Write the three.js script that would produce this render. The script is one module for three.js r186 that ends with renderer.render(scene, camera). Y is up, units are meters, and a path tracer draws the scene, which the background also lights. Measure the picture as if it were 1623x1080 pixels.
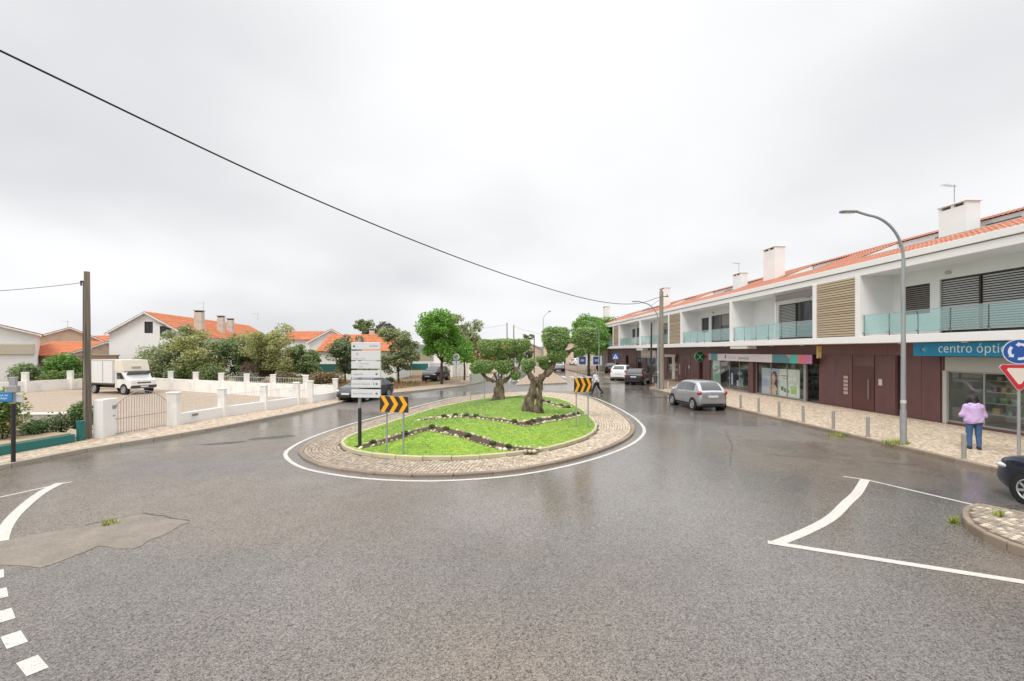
import * as THREE from 'three';
import { mergeGeometries } from 'three/addons/utils/BufferGeometryUtils.js';

// ---------- camera, sky, sun, exposure ----------
const scene = new THREE.Scene();
const camera = new THREE.PerspectiveCamera(2 * Math.atan(540 / 772) * 180 / Math.PI, 1623 / 1080, 0.1, 6000);
camera.position.set(0, 3.1, 0);
camera.lookAt(0, 3.1, -10);
camera.setViewOffset(1623, 1080, 0, -17, 1623, 1080);
camera.updateProjectionMatrix();
const renderer = new THREE.WebGLRenderer({ antialias: true });
renderer.toneMapping = THREE.LinearToneMapping;
renderer.toneMappingExposure = 1.4;
renderer.shadowMap.enabled = true;
const sun = new THREE.DirectionalLight(0xfff9f0, 1.5);
sun.position.set(-30, 80, 46);
sun.castShadow = true; sun.shadow.radius = 45; sun.shadow.mapSize.set(2048, 2048);
Object.assign(sun.shadow.camera, { left: -80, right: 80, top: 90, bottom: -60, near: 1, far: 260 });
scene.add(sun);

// ---------- seeded numbers and noise ----------
function rng(s) { return () => { s |= 0; s = s + 0x6D2B79F5 | 0; let t = Math.imul(s ^ s >>> 15, 1 | s); t = t + Math.imul(t ^ t >>> 7, 61 | t) ^ t; return ((t ^ t >>> 14) >>> 0) / 4294967296; }; }
const hash = (x, y, z) => { let h = Math.imul(x, 374761393) ^ Math.imul(y, 668265263) ^ Math.imul(z, 1274126177); h = Math.imul(h ^ h >>> 13, 1274126177); return ((h ^ h >>> 16) >>> 0) / 4294967296; };
const sm = (t) => t * t * (3 - 2 * t), lerp = (a, b, t) => a + (b - a) * t, clamp = (x, a = 0, b = 1) => Math.min(b, Math.max(a, x));
const sstep = (a, b, x) => sm(clamp((x - a) / (b - a)));
function vnoise(x, y, z = 0, per = 0) {   // value noise; per > 0 makes x and y repeat
  const xi = Math.floor(x), yi = Math.floor(y), zi = Math.floor(z), u = sm(x - xi), v = sm(y - yi), w = sm(z - zi);
  const m = per ? (a) => ((a % per) + per) % per : (a) => a;
  const h = (i, j, k) => hash(m(xi + i), m(yi + j), zi + k);
  const f = (k) => lerp(lerp(h(0, 0, k), h(1, 0, k), u), lerp(h(0, 1, k), h(1, 1, k), u), v);
  return lerp(f(0), f(1), w);
}
function fbm(x, y, z = 0, oct = 4, per = 0) { let s = 0, a = .5, t = 0; for (let i = 0; i < oct; i++) { s += a * vnoise(x, y, z + i * 7.3, per); t += a; x *= 2; y *= 2; z *= 2; per *= 2; a *= .5; } return s / t; }

// overcast sky: soft grey cloud sheets, brighter towards the zenith
{
  const W = 768, Hh = 384, d = new Float32Array(W * Hh * 4);
  for (let j = 0; j < Hh; j++) for (let i = 0; i < W; i++) {
    const el = ((j + .5) / Hh - .5) * Math.PI, az = ((i + .5) / W - .5) * 2 * Math.PI;
    const x = Math.cos(el) * Math.cos(az), y = Math.sin(el), z = Math.cos(el) * Math.sin(az);
    let L = .645 * (1 + 1.3 * sstep(.58, 1, y));
    const k = 1 / (Math.max(y, 0) + .28);
    const n = fbm(x * k * 1.1 + 9, z * k * 1.1 + 3, y * .8, 5), n2 = fbm(x * k * .5 + 47, z * k * .5 - 3, 2, 3);
    const c0 = (n - .5) * .6 + (n2 - .5) * .62, c = c0 > 0 ? .15 * Math.tanh(c0 / .15) : .24 * Math.tanh(c0 / .24);
    L *= 1 + c;
    const warm = clamp(.5 + c * 1.6), o = (j * W + i) * 4;
    d[o] = L * lerp(.962, 1, warm); d[o + 1] = L * lerp(.972, 1, warm); d[o + 2] = L * lerp(1.012, 1.004, warm); d[o + 3] = 1;
  }
  const sky = new THREE.DataTexture(d, W, Hh, THREE.RGBAFormat, THREE.FloatType);
  sky.mapping = THREE.EquirectangularReflectionMapping; sky.magFilter = sky.minFilter = THREE.LinearFilter; sky.wrapS = THREE.RepeatWrapping; sky.needsUpdate = true;
  scene.background = sky; scene.environment = sky;
}

// ---------- scene-building helpers ----------
const taken = {};
function numbered(n) { const k = taken[n] = (taken[n] ?? -1) + 1; return k ? `${n}_${String(k).padStart(3, '0')}` : n; }
function tag(o, label, category, group, kind) { if (label) o.userData.label = label; if (category) o.userData.category = category; if (group) o.userData.group = group; if (kind) o.userData.kind = kind; return o; }
function thing(name, label, category, [x, y, D] = [0, 0, 0], turn = 0, group) {
  const o = new THREE.Group(); o.name = numbered(name); o.position.set(x, y, -D); o.rotation.y = turn; scene.add(o); return tag(o, label, category, group);
}
function structure(name, label, category) { const o = new THREE.Group(); o.name = numbered(name); scene.add(o); return tag(o, label, category, null, 'structure'); }
function part(parent, name, g, m) { const o = new THREE.Mesh(Array.isArray(g) ? merge(g) : g, m); o.name = name; parent.add(o); return o; }
function solo(name, label, category, g, m, group, kind) { const o = new THREE.Mesh(Array.isArray(g) ? merge(g) : g, m); o.name = numbered(name); scene.add(o); return tag(o, label, category, group, kind); }
function copy(o, label, [x, y, D], turn = 0, group) { const c = o.clone(); c.name = numbered(o.name.replace(/_\d{3}$/, '')); c.userData = { ...o.userData }; c.position.set(x, y, -D); c.rotation.y = turn; scene.add(c); return tag(c, label, null, group); }
function merge(gs) { return mergeGeometries(gs.map((g) => { const h = g.index ? g.toNonIndexed() : g; for (const k of Object.keys(h.attributes)) if (!['position', 'normal', 'uv'].includes(k)) h.deleteAttribute(k); return h; })); }
// a box given by its x, y and depth ranges (depth D runs away from the camera: z = -D), with a small bevel and uv in metres
function bx(x0, x1, y0, y1, D0, D1, bev = 0) {
  const w = Math.abs(x1 - x0), h = Math.abs(y1 - y0), d = Math.abs(D1 - D0), cx = (x0 + x1) / 2, cy = (y0 + y1) / 2, cz = -(D0 + D1) / 2;
  let g;
  if (bev > 0 && Math.min(w, h, d) > bev * 2.2) g = bevelBox(w, h, d, bev);
  else { g = new THREE.BoxGeometry(w, h, d).toNonIndexed(); boxUV(g); }
  g.translate(cx, cy, cz); return g;
}
function boxUV(g) { const p = g.attributes.position, n = g.attributes.normal, uv = new Float32Array(p.count * 2); for (let i = 0; i < p.count; i++) { const ax = Math.abs(n.getX(i)), ay = Math.abs(n.getY(i)), az = Math.abs(n.getZ(i)); if (ay >= ax && ay >= az) { uv[2 * i] = p.getX(i); uv[2 * i + 1] = p.getZ(i); } else if (ax >= az) { uv[2 * i] = p.getZ(i); uv[2 * i + 1] = p.getY(i); } else { uv[2 * i] = p.getX(i); uv[2 * i + 1] = p.getY(i); } } g.setAttribute('uv', new THREE.BufferAttribute(uv, 2)); return g; }
function bevelBox(w, h, d, b) {   // 44 triangles, flat-shaded chamfers
  const P = [], X = w / 2, Y = h / 2, Z = d / 2, x = X - b, y = Y - b, z = Z - b;
  const quad = (a, b2, c, e) => { P.push(...a, ...b2, ...c, ...a, ...c, ...e); };
  for (const s of [1, -1]) {
    const q = (a, b2, c, e) => s > 0 ? quad(a, b2, c, e) : quad(e, c, b2, a);
    q([s * X, -y, z], [s * X, -y, -z], [s * X, y, -z], [s * X, y, z]);
    q([-x, s * Y, z], [x, s * Y, z], [x, s * Y, -z], [-x, s * Y, -z]);
    q([-x, -y, s * Z], [x, -y, s * Z], [x, y, s * Z], [-x, y, s * Z]);
    for (const t of [1, -1]) {
      const r = (a, b2, c, e) => s * t > 0 ? quad(a, b2, c, e) : quad(e, c, b2, a);
      r([s * X, t * y, z], [s * X, t * y, -z], [s * x, t * Y, -z], [s * x, t * Y, z]);
      r([x, s * Y, t * z], [-x, s * Y, t * z], [-x, s * y, t * Z], [x, s * y, t * Z].map((v) => v));
      r([s * x, y, t * Z], [s * x, -y, t * Z], [s * X, -y, t * z], [s * X, y, t * z]);
      for (const k of [1, -1]) { const a = [s * X, t * y, k * z], c = [s * x, t * Y, k * z], e = [s * x, t * y, k * Z]; P.push(...(s * t * k > 0 ? [...a, ...c, ...e] : [...e, ...c, ...a])); }
    }
  }
  const g = new THREE.BufferGeometry(); g.setAttribute('position', new THREE.BufferAttribute(new Float32Array(P), 3)); g.computeVertexNormals();
  // make sure that every face points outwards
  const p = g.attributes.position, n = g.attributes.normal;
  for (let i = 0; i < p.count; i += 3) { let dt = 0; for (let k = 0; k < 3; k++) dt += n.getX(i + k) * p.getX(i + k) + n.getY(i + k) * p.getY(i + k) + n.getZ(i + k) * p.getZ(i + k); if (dt < 0) { for (let k = 0; k < 3; k++) n.setXYZ(i + k, -n.getX(i + k), -n.getY(i + k), -n.getZ(i + k)); const t = [p.getX(i), p.getY(i), p.getZ(i)]; p.setXYZ(i, p.getX(i + 1), p.getY(i + 1), p.getZ(i + 1)); p.setXYZ(i + 1, ...t); } }
  return boxUV(g);
}
const V = (x, y, D) => new THREE.Vector3(x, y, -D);
function cyl(x, y0, y1, D, r0, r1 = r0, n = 12) { const g = new THREE.CylinderGeometry(r1, r0, y1 - y0, n); g.translate(x, (y0 + y1) / 2, -D); return g; }
function rod(a, b, r0, r1 = r0, n = 8) { const d = new THREE.Vector3().subVectors(b, a), g = new THREE.CylinderGeometry(r1, r0, d.length(), n); g.applyQuaternion(new THREE.Quaternion().setFromUnitVectors(new THREE.Vector3(0, 1, 0), d.clone().normalize())); g.translate((a.x + b.x) / 2, (a.y + b.y) / 2, (a.z + b.z) / 2); return g; }
function tube(pts, r, seg = 24, n = 8) { return new THREE.TubeGeometry(new THREE.CatmullRomCurve3(pts), seg, r, n); }
function shapeOf(pts, holes = []) { const s = new THREE.Shape(pts.map(([x, D]) => new THREE.Vector2(x, D))); for (const h of holes) s.holes.push(new THREE.Path(h.map(([x, D]) => new THREE.Vector2(x, D)))); return s; }
function flat(pts, y, holes) { const g = new THREE.ShapeGeometry(shapeOf(pts, holes), 24); g.rotateX(-Math.PI / 2); g.translate(0, y, 0); return g; }
function slab(pts, y0, y1, holes) { const g = new THREE.ExtrudeGeometry(shapeOf(pts, holes), { depth: y1 - y0, bevelEnabled: false, curveSegments: 24 }); g.rotateX(-Math.PI / 2); g.translate(0, y0, 0); return g; }
// smooth line through (x, D) points, sampled about every `step` metres
function curve(pts, closed, step) { const c = new THREE.CatmullRomCurve3(pts.map(([x, D]) => new THREE.Vector3(x, 0, D)), closed, 'centripetal'); c.arcLengthDivisions = 600; const n = Math.round(c.getLength() / step), a = c.getSpacedPoints(n).map((p) => [p.x, p.z]); if (closed) a.pop(); return a; }
function offset(pts, closed, d) { const n = pts.length; return pts.map((p, i) => { const a = pts[closed ? (i + n - 1) % n : Math.max(i - 1, 0)], b = pts[closed ? (i + 1) % n : Math.min(i + 1, n - 1)], dx = b[0] - a[0], dy = b[1] - a[1], l = Math.hypot(dx, dy) || 1; return [p[0] + dy / l * d, p[1] - dx / l * d]; }); }
function inside(pts, x, y) { let c = false; for (let i = 0, j = pts.length - 1; i < pts.length; j = i++) { const [xi, yi] = pts[i], [xj, yj] = pts[j]; if ((yi > y) !== (yj > y) && x < (xj - xi) * (y - yi) / (yj - yi) + xi) c = !c; } return c; }
function edgeDist(pts, x, y) { let m = 1e9; for (let i = 0, j = pts.length - 1; i < pts.length; j = i++) { const [ax, ay] = pts[j], [bx_, by] = pts[i], dx = bx_ - ax, dy = by - ay, t = clamp(((x - ax) * dx + (y - ay) * dy) / (dx * dx + dy * dy + 1e-9)); m = Math.min(m, Math.hypot(x - ax - dx * t, y - ay - dy * t)); } return m; }
function ribbon(pts, w, y, closed = false) { const a = offset(pts, closed, w / 2), b = offset(pts, closed, -w / 2); return closed ? flat(a, y, [b]) : flat([...a, ...b.reverse()], y); }

// ---------- textures and materials ----------
function tex(n, fn, rep = 1, srgb = false, linear = true) {
  const d = new Uint8Array(n * n * 4);
  for (let j = 0; j < n; j++) for (let i = 0; i < n; i++) { const v = fn(i / n, j / n), o = (j * n + i) * 4; if (typeof v === 'number') d[o] = d[o + 1] = d[o + 2] = clamp(v) * 255; else { d[o] = clamp(v[0]) * 255; d[o + 1] = clamp(v[1]) * 255; d[o + 2] = clamp(v[2]) * 255; } d[o + 3] = 255; }
  const t = new THREE.DataTexture(d, n, n); t.wrapS = t.wrapT = THREE.RepeatWrapping; t.magFilter = THREE.LinearFilter; t.minFilter = THREE.LinearMipmapLinearFilter; t.generateMipmaps = true; t.repeat.set(rep, rep); if (srgb) t.colorSpace = THREE.SRGBColorSpace; t.needsUpdate = true; return t;
}
const rep = (t, r) => { const c = t.clone(); c.repeat.set(r, r); c.needsUpdate = true; return c; };
const grey = (lo, hi, f) => (u, v) => lerp(lo, hi, f(u, v));
const grain = (n, s) => (u, v) => fbm(u * n, v * n, s, 4, n);
const speck = (n, s) => (u, v) => { const x = u * n, y = v * n, i = Math.floor(x), j = Math.floor(y); return hash(i, j, s); };
const T = {
  asphalt: tex(1024, (u, v) => { const g = vnoise(u * 384, v * 384, 1, 384), h = vnoise(u * 190, v * 190, 5, 190), p = vnoise(u * 560, v * 560, 9, 560); let k = .6 + (g - .5) * .85 + (h - .5) * .45 + (fbm(u * 12, v * 12, 4, 3, 12) - .5) * .14; if (p > .84) k += .36; if (p < .14) k -= .3; return [k * 1.0, k * .97, k * .935]; }, 1 / 3.6),
  asphaltBump: tex(1024, (u, v) => .5 * vnoise(u * 384, v * 384, 1, 384) + .3 * vnoise(u * 190, v * 190, 5, 190) + .2 * vnoise(u * 560, v * 560, 9, 560), 1 / 3.6),
  wet: tex(512, (u, v) => { const n = fbm(u * 8, v * 8, 3, 5, 8), m = fbm(u * 3, v * 3, 8, 3, 3), q = n * .6 + m * .4; return lerp(.07, .4, sstep(.42, .6, q)) + (vnoise(u * 90, v * 90, 2, 90) - .5) * .1; }, 1 / 37),
  plaster: tex(512, (u, v) => .94 + (fbm(u * 6, v * 6, 2, 5, 6) - .5) * .1 + (vnoise(u * 120, v * 120, 4, 120) - .5) * .05, 1 / 3),
  plasterBump: tex(256, (u, v) => fbm(u * 40, v * 40, 7, 3, 40), 1 / 1.2),
  grime: tex(512, (u, v) => { const n = fbm(u * 5, v * 5, 6, 5, 5), k = 1 - .16 * sstep(.52, .78, n) - (vnoise(u * 60, v * 60, 1, 60) - .5) * .08; return [k, k * .985, k * .96]; }, 1 / 2.5),
  sand: tex(512, (u, v) => { const n = fbm(u * 14, v * 14, 4, 5, 14), k = .8 + (n - .5) * .4 + (vnoise(u * 170, v * 170, 6, 170) - .5) * .25; return [k, k * .97, k * .93]; }, 1 / 4),
  paint: tex(512, (u, v) => { const g = vnoise(u * 150, v * 150, 3, 150), w = fbm(u * 5, v * 5, 7, 4, 5); let k = 1 - .1 * (w - .3); if (g < .2 + .22 * sstep(.5, .75, w)) k *= .55 + g; return [k, k * .985, k * .96]; }, 1 / 2.2),
  scuff: tex(512, (u, v) => { const n = fbm(u * 4, v * 4, 2, 5, 4), st = fbm(u * 22, v * 2.5, 9, 4, 0), sp = vnoise(u * 130, v * 130, 6, 130); const k = .88 + (n - .5) * .34 + (st - .5) * .16 + (sp > .93 ? .25 : 0); return [k, k * (1 + (n - .5) * .12), k * (1 + (n - .5) * .12)]; }, 1 / 3),
  metal: tex(256, (u, v) => .86 + (fbm(u * 10, v * 10, 3, 4, 10) - .5) * .3, 1),
  tile: tex(512, (u, v) => { const i = Math.floor(u * 16), j = Math.floor(v * 10), k = .8 + hash(i, j, 3) * .32 + (fbm(u * 30, v * 30, 4, 3, 30) - .5) * .3; return [k, k * (.93 + hash(i, j, 9) * .1), k * .9]; }, 1),
  bark: tex(256, (u, v) => { const n = fbm(u * 14, v * 4, 3, 4, 0); return .55 + (n - .5) * 1.1; }, 1),
  lawn: tex(512, (u, v) => { const n = fbm(u * 9, v * 9, 3, 4, 9), k = .85 + (vnoise(u * 200, v * 200, 5, 200) - .5) * .5; return [k * lerp(.85, 1.15, n), k, k * .8]; }, 1 / 3),
};
const lin = (r, g, b) => new THREE.Color().setRGB(r, g, b);
const M = (r, g, b, rough = .7, o = {}) => new THREE.MeshStandardMaterial({ color: lin(r, g, b), roughness: rough, ...o });
const MP = (r, g, b, rough, o = {}) => new THREE.MeshPhysicalMaterial({ color: lin(r, g, b), roughness: rough, ...o });
const mat = {
  white: M(.87, .868, .86, .75, { map: T.plaster, bumpMap: T.plasterBump, bumpScale: .002 }),
  whiteOld: M(.86, .85, .83, .85, { map: T.grime, bumpMap: T.plasterBump, bumpScale: .003 }),
  whiteMetal: M(.66, .66, .65, .45),
  cream: M(.66, .53, .42, .85, { map: T.grime }),
  greyConc: M(.4, .38, .35, .85, { map: T.grime, bumpMap: T.plasterBump, bumpScale: .003 }),
  brownWall: M(.27, .19, .13, .9, { map: T.grime }),
  kerb: M(.42, .37, .31, .7, { map: T.grime, bumpMap: rep(T.plasterBump, 3), bumpScale: .004 }),
  kerbDark: M(.25, .2, .155, .75, { map: rep(T.grime, .9), bumpMap: rep(T.plasterBump, 3), bumpScale: .005 }),
  maroon: M(.18, .084, .084, .4, { map: T.scuff }),
  beige: M(.56, .46, .33, .6),
  galv: M(.42, .44, .45, .45, { metalness: .35, map: T.metal }),
  darkMetal: M(.025, .025, .027, .45),
  steel: M(.5, .51, .52, .35, { metalness: .7 }),
  brownFrame: M(.045, .03, .024, .45),
  slat: M(.5, .49, .47, .5), slatDark: M(.22, .19, .17, .5),
  glassDark: MP(.03, .035, .038, .06, { specularIntensity: 1 }),
  pane: MP(.95, .98, .97, .02, { transmission: 1, thickness: 0 }),
  frost: MP(.74, .9, .9, .14, { transmission: .84, thickness: 0 }),
  black: M(.012, .012, .013, .6), rubber: M(.018, .018, .018, .85),
  teal: M(.02, .16, .15, .6),
  soil: M(.1, .068, .045, .95, { map: T.sand, bumpMap: T.plasterBump, bumpScale: .02 }),
  paint: M(.56, .545, .515, .6, { map: T.paint }),
  wood: M(.19, .155, .12, .9, { map: T.bark }), poleConc: M(.3, .27, .225, .9, { map: T.grime }),
};
// ---------- foliage ----------
const leafMats = {};
function leafMat([r, g, b], through = .6) { const k = [r, g, b, through].join(); return leafMats[k] ??= new THREE.MeshPhysicalMaterial({ color: lin(r, g, b), roughness: .75, transmission: through * .8, thickness: 0, side: THREE.DoubleSide, vertexColors: true }); }
// leaves: folded two-triangle blades at given centres; size in metres
function leaves(spots, size, r, out = null, aspect = .36) {
  const P = new Float32Array(spots.length * 18), C = new Float32Array(spots.length * 18), q = new THREE.Quaternion(), e = new THREE.Euler(), v = new THREE.Vector3(); let o = 0;
  for (const s of spots) {
    e.set((r() - .5) * 2.2, r() * 6.283, (r() - .5) * 2.2); q.setFromEuler(e);
    const l = size * (.65 + r() * .7), w = l * aspect, pts = [[0, 0, -l / 2], [w, l * .08, 0], [0, 0, l / 2], [-w, l * .08, 0]].map(([x, y, z]) => v.set(x, y, z).applyQuaternion(q).toArray());
    const k = .7 + r() * .6, y = r(), col = [k * (.82 + y * .3), k, k * (.8 + r() * .4)];
    for (const i of [0, 1, 2, 0, 2, 3]) { P[o] = pts[i][0] + s[0]; P[o + 1] = pts[i][1] + s[1]; P[o + 2] = pts[i][2] + s[2]; C[o] = col[0]; C[o + 1] = col[1]; C[o + 2] = col[2]; o += 3; }
  }
  const g = new THREE.BufferGeometry(); g.setAttribute('position', new THREE.BufferAttribute(P, 3)); g.setAttribute('color', new THREE.BufferAttribute(C, 3)); g.computeVertexNormals(); return g;
}
function ballSpots(n, rx, ry, rz, r, shell = .5, cx = 0, cy = 0, cz = 0, out = []) { for (let i = 0; i < n; i++) { const u = r() * 2 - 1, a = r() * 6.283, s = Math.sqrt(1 - u * u), k = Math.pow(r(), shell * .5) * (.86 + .28 * r()); out.push([cx + rx * k * s * Math.cos(a), cy + ry * k * u, cz + rz * k * s * Math.sin(a)]); } return out; }
function leafBall(n, rx, ry, size, r) { return leaves(ballSpots(n, rx, ry, rx, r), size, r); }
function tuft(name, label, [x, y, D], rad, n, seed) {
  const r = rng(seed), P = [], C = []; for (let i = 0; i < n; i++) { const a = r() * 6.28, d = Math.sqrt(r()) * rad, bx_ = Math.cos(a) * d, bz = Math.sin(a) * d * .7, h = .05 + r() * .12, t = r() * 6.28, w = .01 + r() * .012, l = .03 + r() * .07, k = .7 + r() * .6; P.push(bx_ - Math.cos(t) * w, 0, bz - Math.sin(t) * w, bx_ + Math.cos(t) * w, 0, bz + Math.sin(t) * w, bx_ + Math.cos(t + 1.4) * l, h, bz + Math.sin(t + 1.4) * l); for (let q = 0; q < 3; q++) C.push(k * (1 + .3 * r()), k, k); }
  const g = new THREE.BufferGeometry(); g.setAttribute('position', new THREE.Float32BufferAttribute(P, 3)); g.setAttribute('color', new THREE.Float32BufferAttribute(C, 3)); g.computeVertexNormals();
  const o = solo(name, label, 'weeds', g, leafMat([.26, .36, .05], .3), 'weeds in cracks and at kerbs'); o.position.set(x, y, -D); return o;
}
// tapered limb along points
function limb(pts, r0, r1, n = 7) {
  const c = new THREE.CatmullRomCurve3(pts), seg = Math.max(4, pts.length * 4), g = new THREE.TubeGeometry(c, seg, 1, n), p = g.attributes.position, v = new THREE.Vector3();
  for (let i = 0; i <= seg; i++) { const ctr = c.getPointAt(i / seg), r = lerp(r0, r1, i / seg); for (let k = 0; k <= n; k++) { const q = i * (n + 1) + k; v.fromBufferAttribute(p, q).sub(ctr).multiplyScalar(r * (.85 + .3 * vnoise(i * .7, k % n, r0 * 50))).add(ctr); p.setXYZ(q, v.x, v.y, v.z); } }
  g.computeVertexNormals(); return g;
}
const barkMat = M(.13, .1, .075, .95, { map: T.bark });
// a free-growing tree: trunk, limbs, and a crown of leaf clumps scattered through several lobes
function tree(name, label, category, [x, D], { h = 5, trunk = 1.4, rad = 2, lobes = 9, n = 5200, leaf = .14, col = [.08, .1, .045], tr = .09, seed = 1, flat: fl = .8, aspect = .36, group, y = 0, lean = 0, clump = .34 }) {
  const r = rng(seed), t = thing(name, label, category, [x, y, D], 0, group), gs = [], spots = [], top = h - trunk, cy = trunk + top * .5;
  const base = new THREE.Vector3(0, 0, 0), fork = new THREE.Vector3(lean * .4, trunk, (r() - .5) * .2);
  gs.push(limb([base, new THREE.Vector3(lean * .15 + (r() - .5) * .12, trunk * .5, (r() - .5) * .1), fork], tr * 1.25, tr * .85));
  for (let k = 0; k < lobes; k++) {
    const a = k / lobes * 6.283 + r() * .8, d = rad * (.25 + .45 * r()), yy = cy + (r() - .5) * top * .74, c = new THREE.Vector3(lean + Math.cos(a) * d, yy, Math.sin(a) * d), lr = rad * (.36 + .24 * r());
    gs.push(limb([fork, new THREE.Vector3().lerpVectors(fork, c, .5).add(new THREE.Vector3(0, -.12 * top * r(), 0)), c], tr * .5, tr * .1, 5));
    const m = 7 + Math.floor(r() * 4);
    for (let q = 0; q < m; q++) { const cc = ballSpots(1, lr, lr * fl, lr, r, .35, c.x, c.y, c.z)[0], cr = rad * clump * (.5 + .6 * r()); gs.push(rod(c, new THREE.Vector3(...cc), tr * .08, tr * .03, 4)); ballSpots(Math.floor(n / lobes / m), cr, cr * .75, cr, r, .6, ...cc, spots); }
  }
  part(t, 'trunk', gs, barkMat); part(t, 'crown', leaves(spots, leaf, r, null, aspect), leafMat(col)); return t;
}
function bush(name, label, [x, D], { w = 1, h = 1, d = w, n = 1600, leaf = .09, col = [.05, .09, .025], seed = 1, group, y = .06, lobes = 6, category = 'bush' }) {
  const r = rng(seed), t = thing(name, label, category, [x, y, D], 0, group), spots = [], gs = [];
  for (let k = 0; k < lobes; k++) { const a = r() * 6.283, e = r(), cx = Math.cos(a) * w * .32 * e, cz = Math.sin(a) * d * .32 * e, cy = h * (.4 + .25 * r()); gs.push(limb([new THREE.Vector3(cx * .2, 0, cz * .2), new THREE.Vector3(cx * .7, cy * .5, cz * .7), new THREE.Vector3(cx, cy, cz)], .03, .01, 4)); ballSpots(Math.floor(n / lobes), w * .3, h * .38, d * .3, r, .6, cx, cy, cz, spots); }
  part(t, 'stems', gs, barkMat); part(t, 'foliage', leaves(spots.map(([a, b, c]) => [a, Math.max(b, .03), c]), leaf, r), leafMat(col)); return t;
}
// ---------- distance-field meshing (naive surface nets) ----------
function sdfMesh(f, lo, hi, cell) {
  const n = [0, 1, 2].map((k) => Math.ceil((hi[k] - lo[k]) / cell) + 1), [nx, ny, nz] = n, F = new Float32Array(nx * ny * nz), at = (i, j, k) => i + nx * (j + ny * k);
  for (let k = 0; k < nz; k++) for (let j = 0; j < ny; j++) for (let i = 0; i < nx; i++) F[at(i, j, k)] = f(lo[0] + i * cell, lo[1] + j * cell, lo[2] + k * cell);
  const id = new Int32Array(nx * ny * nz).fill(-1), P = [], I = [];
  for (let k = 0; k < nz - 1; k++) for (let j = 0; j < ny - 1; j++) for (let i = 0; i < nx - 1; i++) {
    let sx = 0, sy = 0, sz = 0, c = 0; const v = (a, b, d) => F[at(i + a, j + b, k + d)];
    for (let ax = 0; ax < 3; ax++) for (let q = 0; q < 4; q++) { const a = [0, 0, 0]; a[(ax + 1) % 3] = q & 1; a[(ax + 2) % 3] = q >> 1; const b = [...a]; b[ax] = 1; const fa = v(...a), fb = v(...b); if ((fa < 0) === (fb < 0)) continue; const t = fa / (fa - fb); sx += lerp(a[0], b[0], t); sy += lerp(a[1], b[1], t); sz += lerp(a[2], b[2], t); c++; }
    if (c) { id[at(i, j, k)] = P.length / 3; P.push(lo[0] + (i + sx / c) * cell, lo[1] + (j + sy / c) * cell, lo[2] + (k + sz / c) * cell); }
  }
  for (let k = 1; k < nz - 1; k++) for (let j = 1; j < ny - 1; j++) for (let i = 1; i < nx - 1; i++) {
    const s = F[at(i, j, k)] < 0;
    const quad = (a, b, c, d, fl) => { if (a < 0 || b < 0 || c < 0 || d < 0) return; fl ? I.push(a, b, c, a, c, d) : I.push(c, b, a, d, c, a); };
    if (s !== F[at(i + 1, j, k)] < 0) quad(id[at(i, j - 1, k - 1)], id[at(i, j, k - 1)], id[at(i, j, k)], id[at(i, j - 1, k)], s);
    if (s !== F[at(i, j + 1, k)] < 0) quad(id[at(i - 1, j, k - 1)], id[at(i - 1, j, k)], id[at(i, j, k)], id[at(i, j, k - 1)], s);
    if (s !== F[at(i, j, k + 1)] < 0) quad(id[at(i - 1, j - 1, k)], id[at(i, j - 1, k)], id[at(i, j, k)], id[at(i - 1, j, k)], s);
  }
  const g = new THREE.BufferGeometry(); g.setAttribute('position', new THREE.Float32BufferAttribute(P, 3)); g.setIndex(I); g.computeVertexNormals();
  const uv = new Float32Array(P.length / 3 * 2); for (let i = 0; i < P.length / 3; i++) { uv[2 * i] = P[3 * i] + P[3 * i + 2]; uv[2 * i + 1] = P[3 * i + 1]; } g.setAttribute('uv', new THREE.BufferAttribute(uv, 2)); return g;
}
const smin = (a, b, k) => { const h = clamp(.5 + .5 * (b - a) / k); return lerp(b, a, h) - k * h * (1 - h); };
function capsule(x, y, z, a, b, ra, rb) { const dx = b[0] - a[0], dy = b[1] - a[1], dz = b[2] - a[2], t = clamp(((x - a[0]) * dx + (y - a[1]) * dy + (z - a[2]) * dz) / (dx * dx + dy * dy + dz * dz + 1e-9)); return Math.hypot(x - a[0] - dx * t, y - a[1] - dy * t, z - a[2] - dz * t) - lerp(ra, rb, t); }
function bones(list, k, infl = 0) { return (x, y, z) => { let d = 9; for (const [a, b, ra, rb] of list) d = smin(d, capsule(x, y, z, a, b, ra + infl, rb + infl), k); return d; }; }
// ---------- ground, roads, pavements ----------
const PHI = .0466, cP = Math.cos(PHI), sP = Math.sin(PHI);
const bl = (X, D) => [X * cP - (D - .8) * sP, X * sP + (D - .8) * cP];       // street frame of the shop row -> (x, D)
const R0 = rng(11);
solo('terrain', 'flat dry fields and gardens around the town', 'terrain', (() => { const g = new THREE.PlaneGeometry(3000, 3000).rotateX(-Math.PI / 2); g.translate(0, -.06, -600); const u = g.attributes.uv; for (let i = 0; i < u.count; i++) u.setXY(i, u.getX(i) * 3000, u.getY(i) * 3000); return g; })(), M(.16, .15, .08, .95, { map: rep(T.sand, 1 / 15) }), null, 'structure');
// low hills on the horizon
{
  const g = new THREE.PlaneGeometry(2400, 260, 160, 10).rotateX(-Math.PI / 2), p = g.attributes.position;
  for (let i = 0; i < p.count; i++) { const t = (p.getZ(i) + 130) / 260; p.setY(i, -3 + Math.sin(t * Math.PI) * (10 + 26 * fbm(p.getX(i) / 160 + 5, 2, 0, 4))); }
  g.translate(0, 0, -1100); g.computeVertexNormals();
  solo('hills', 'low hazy blue hills along the horizon', 'hills', g, M(.1, .12, .09, .95), null, 'structure');
}
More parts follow.
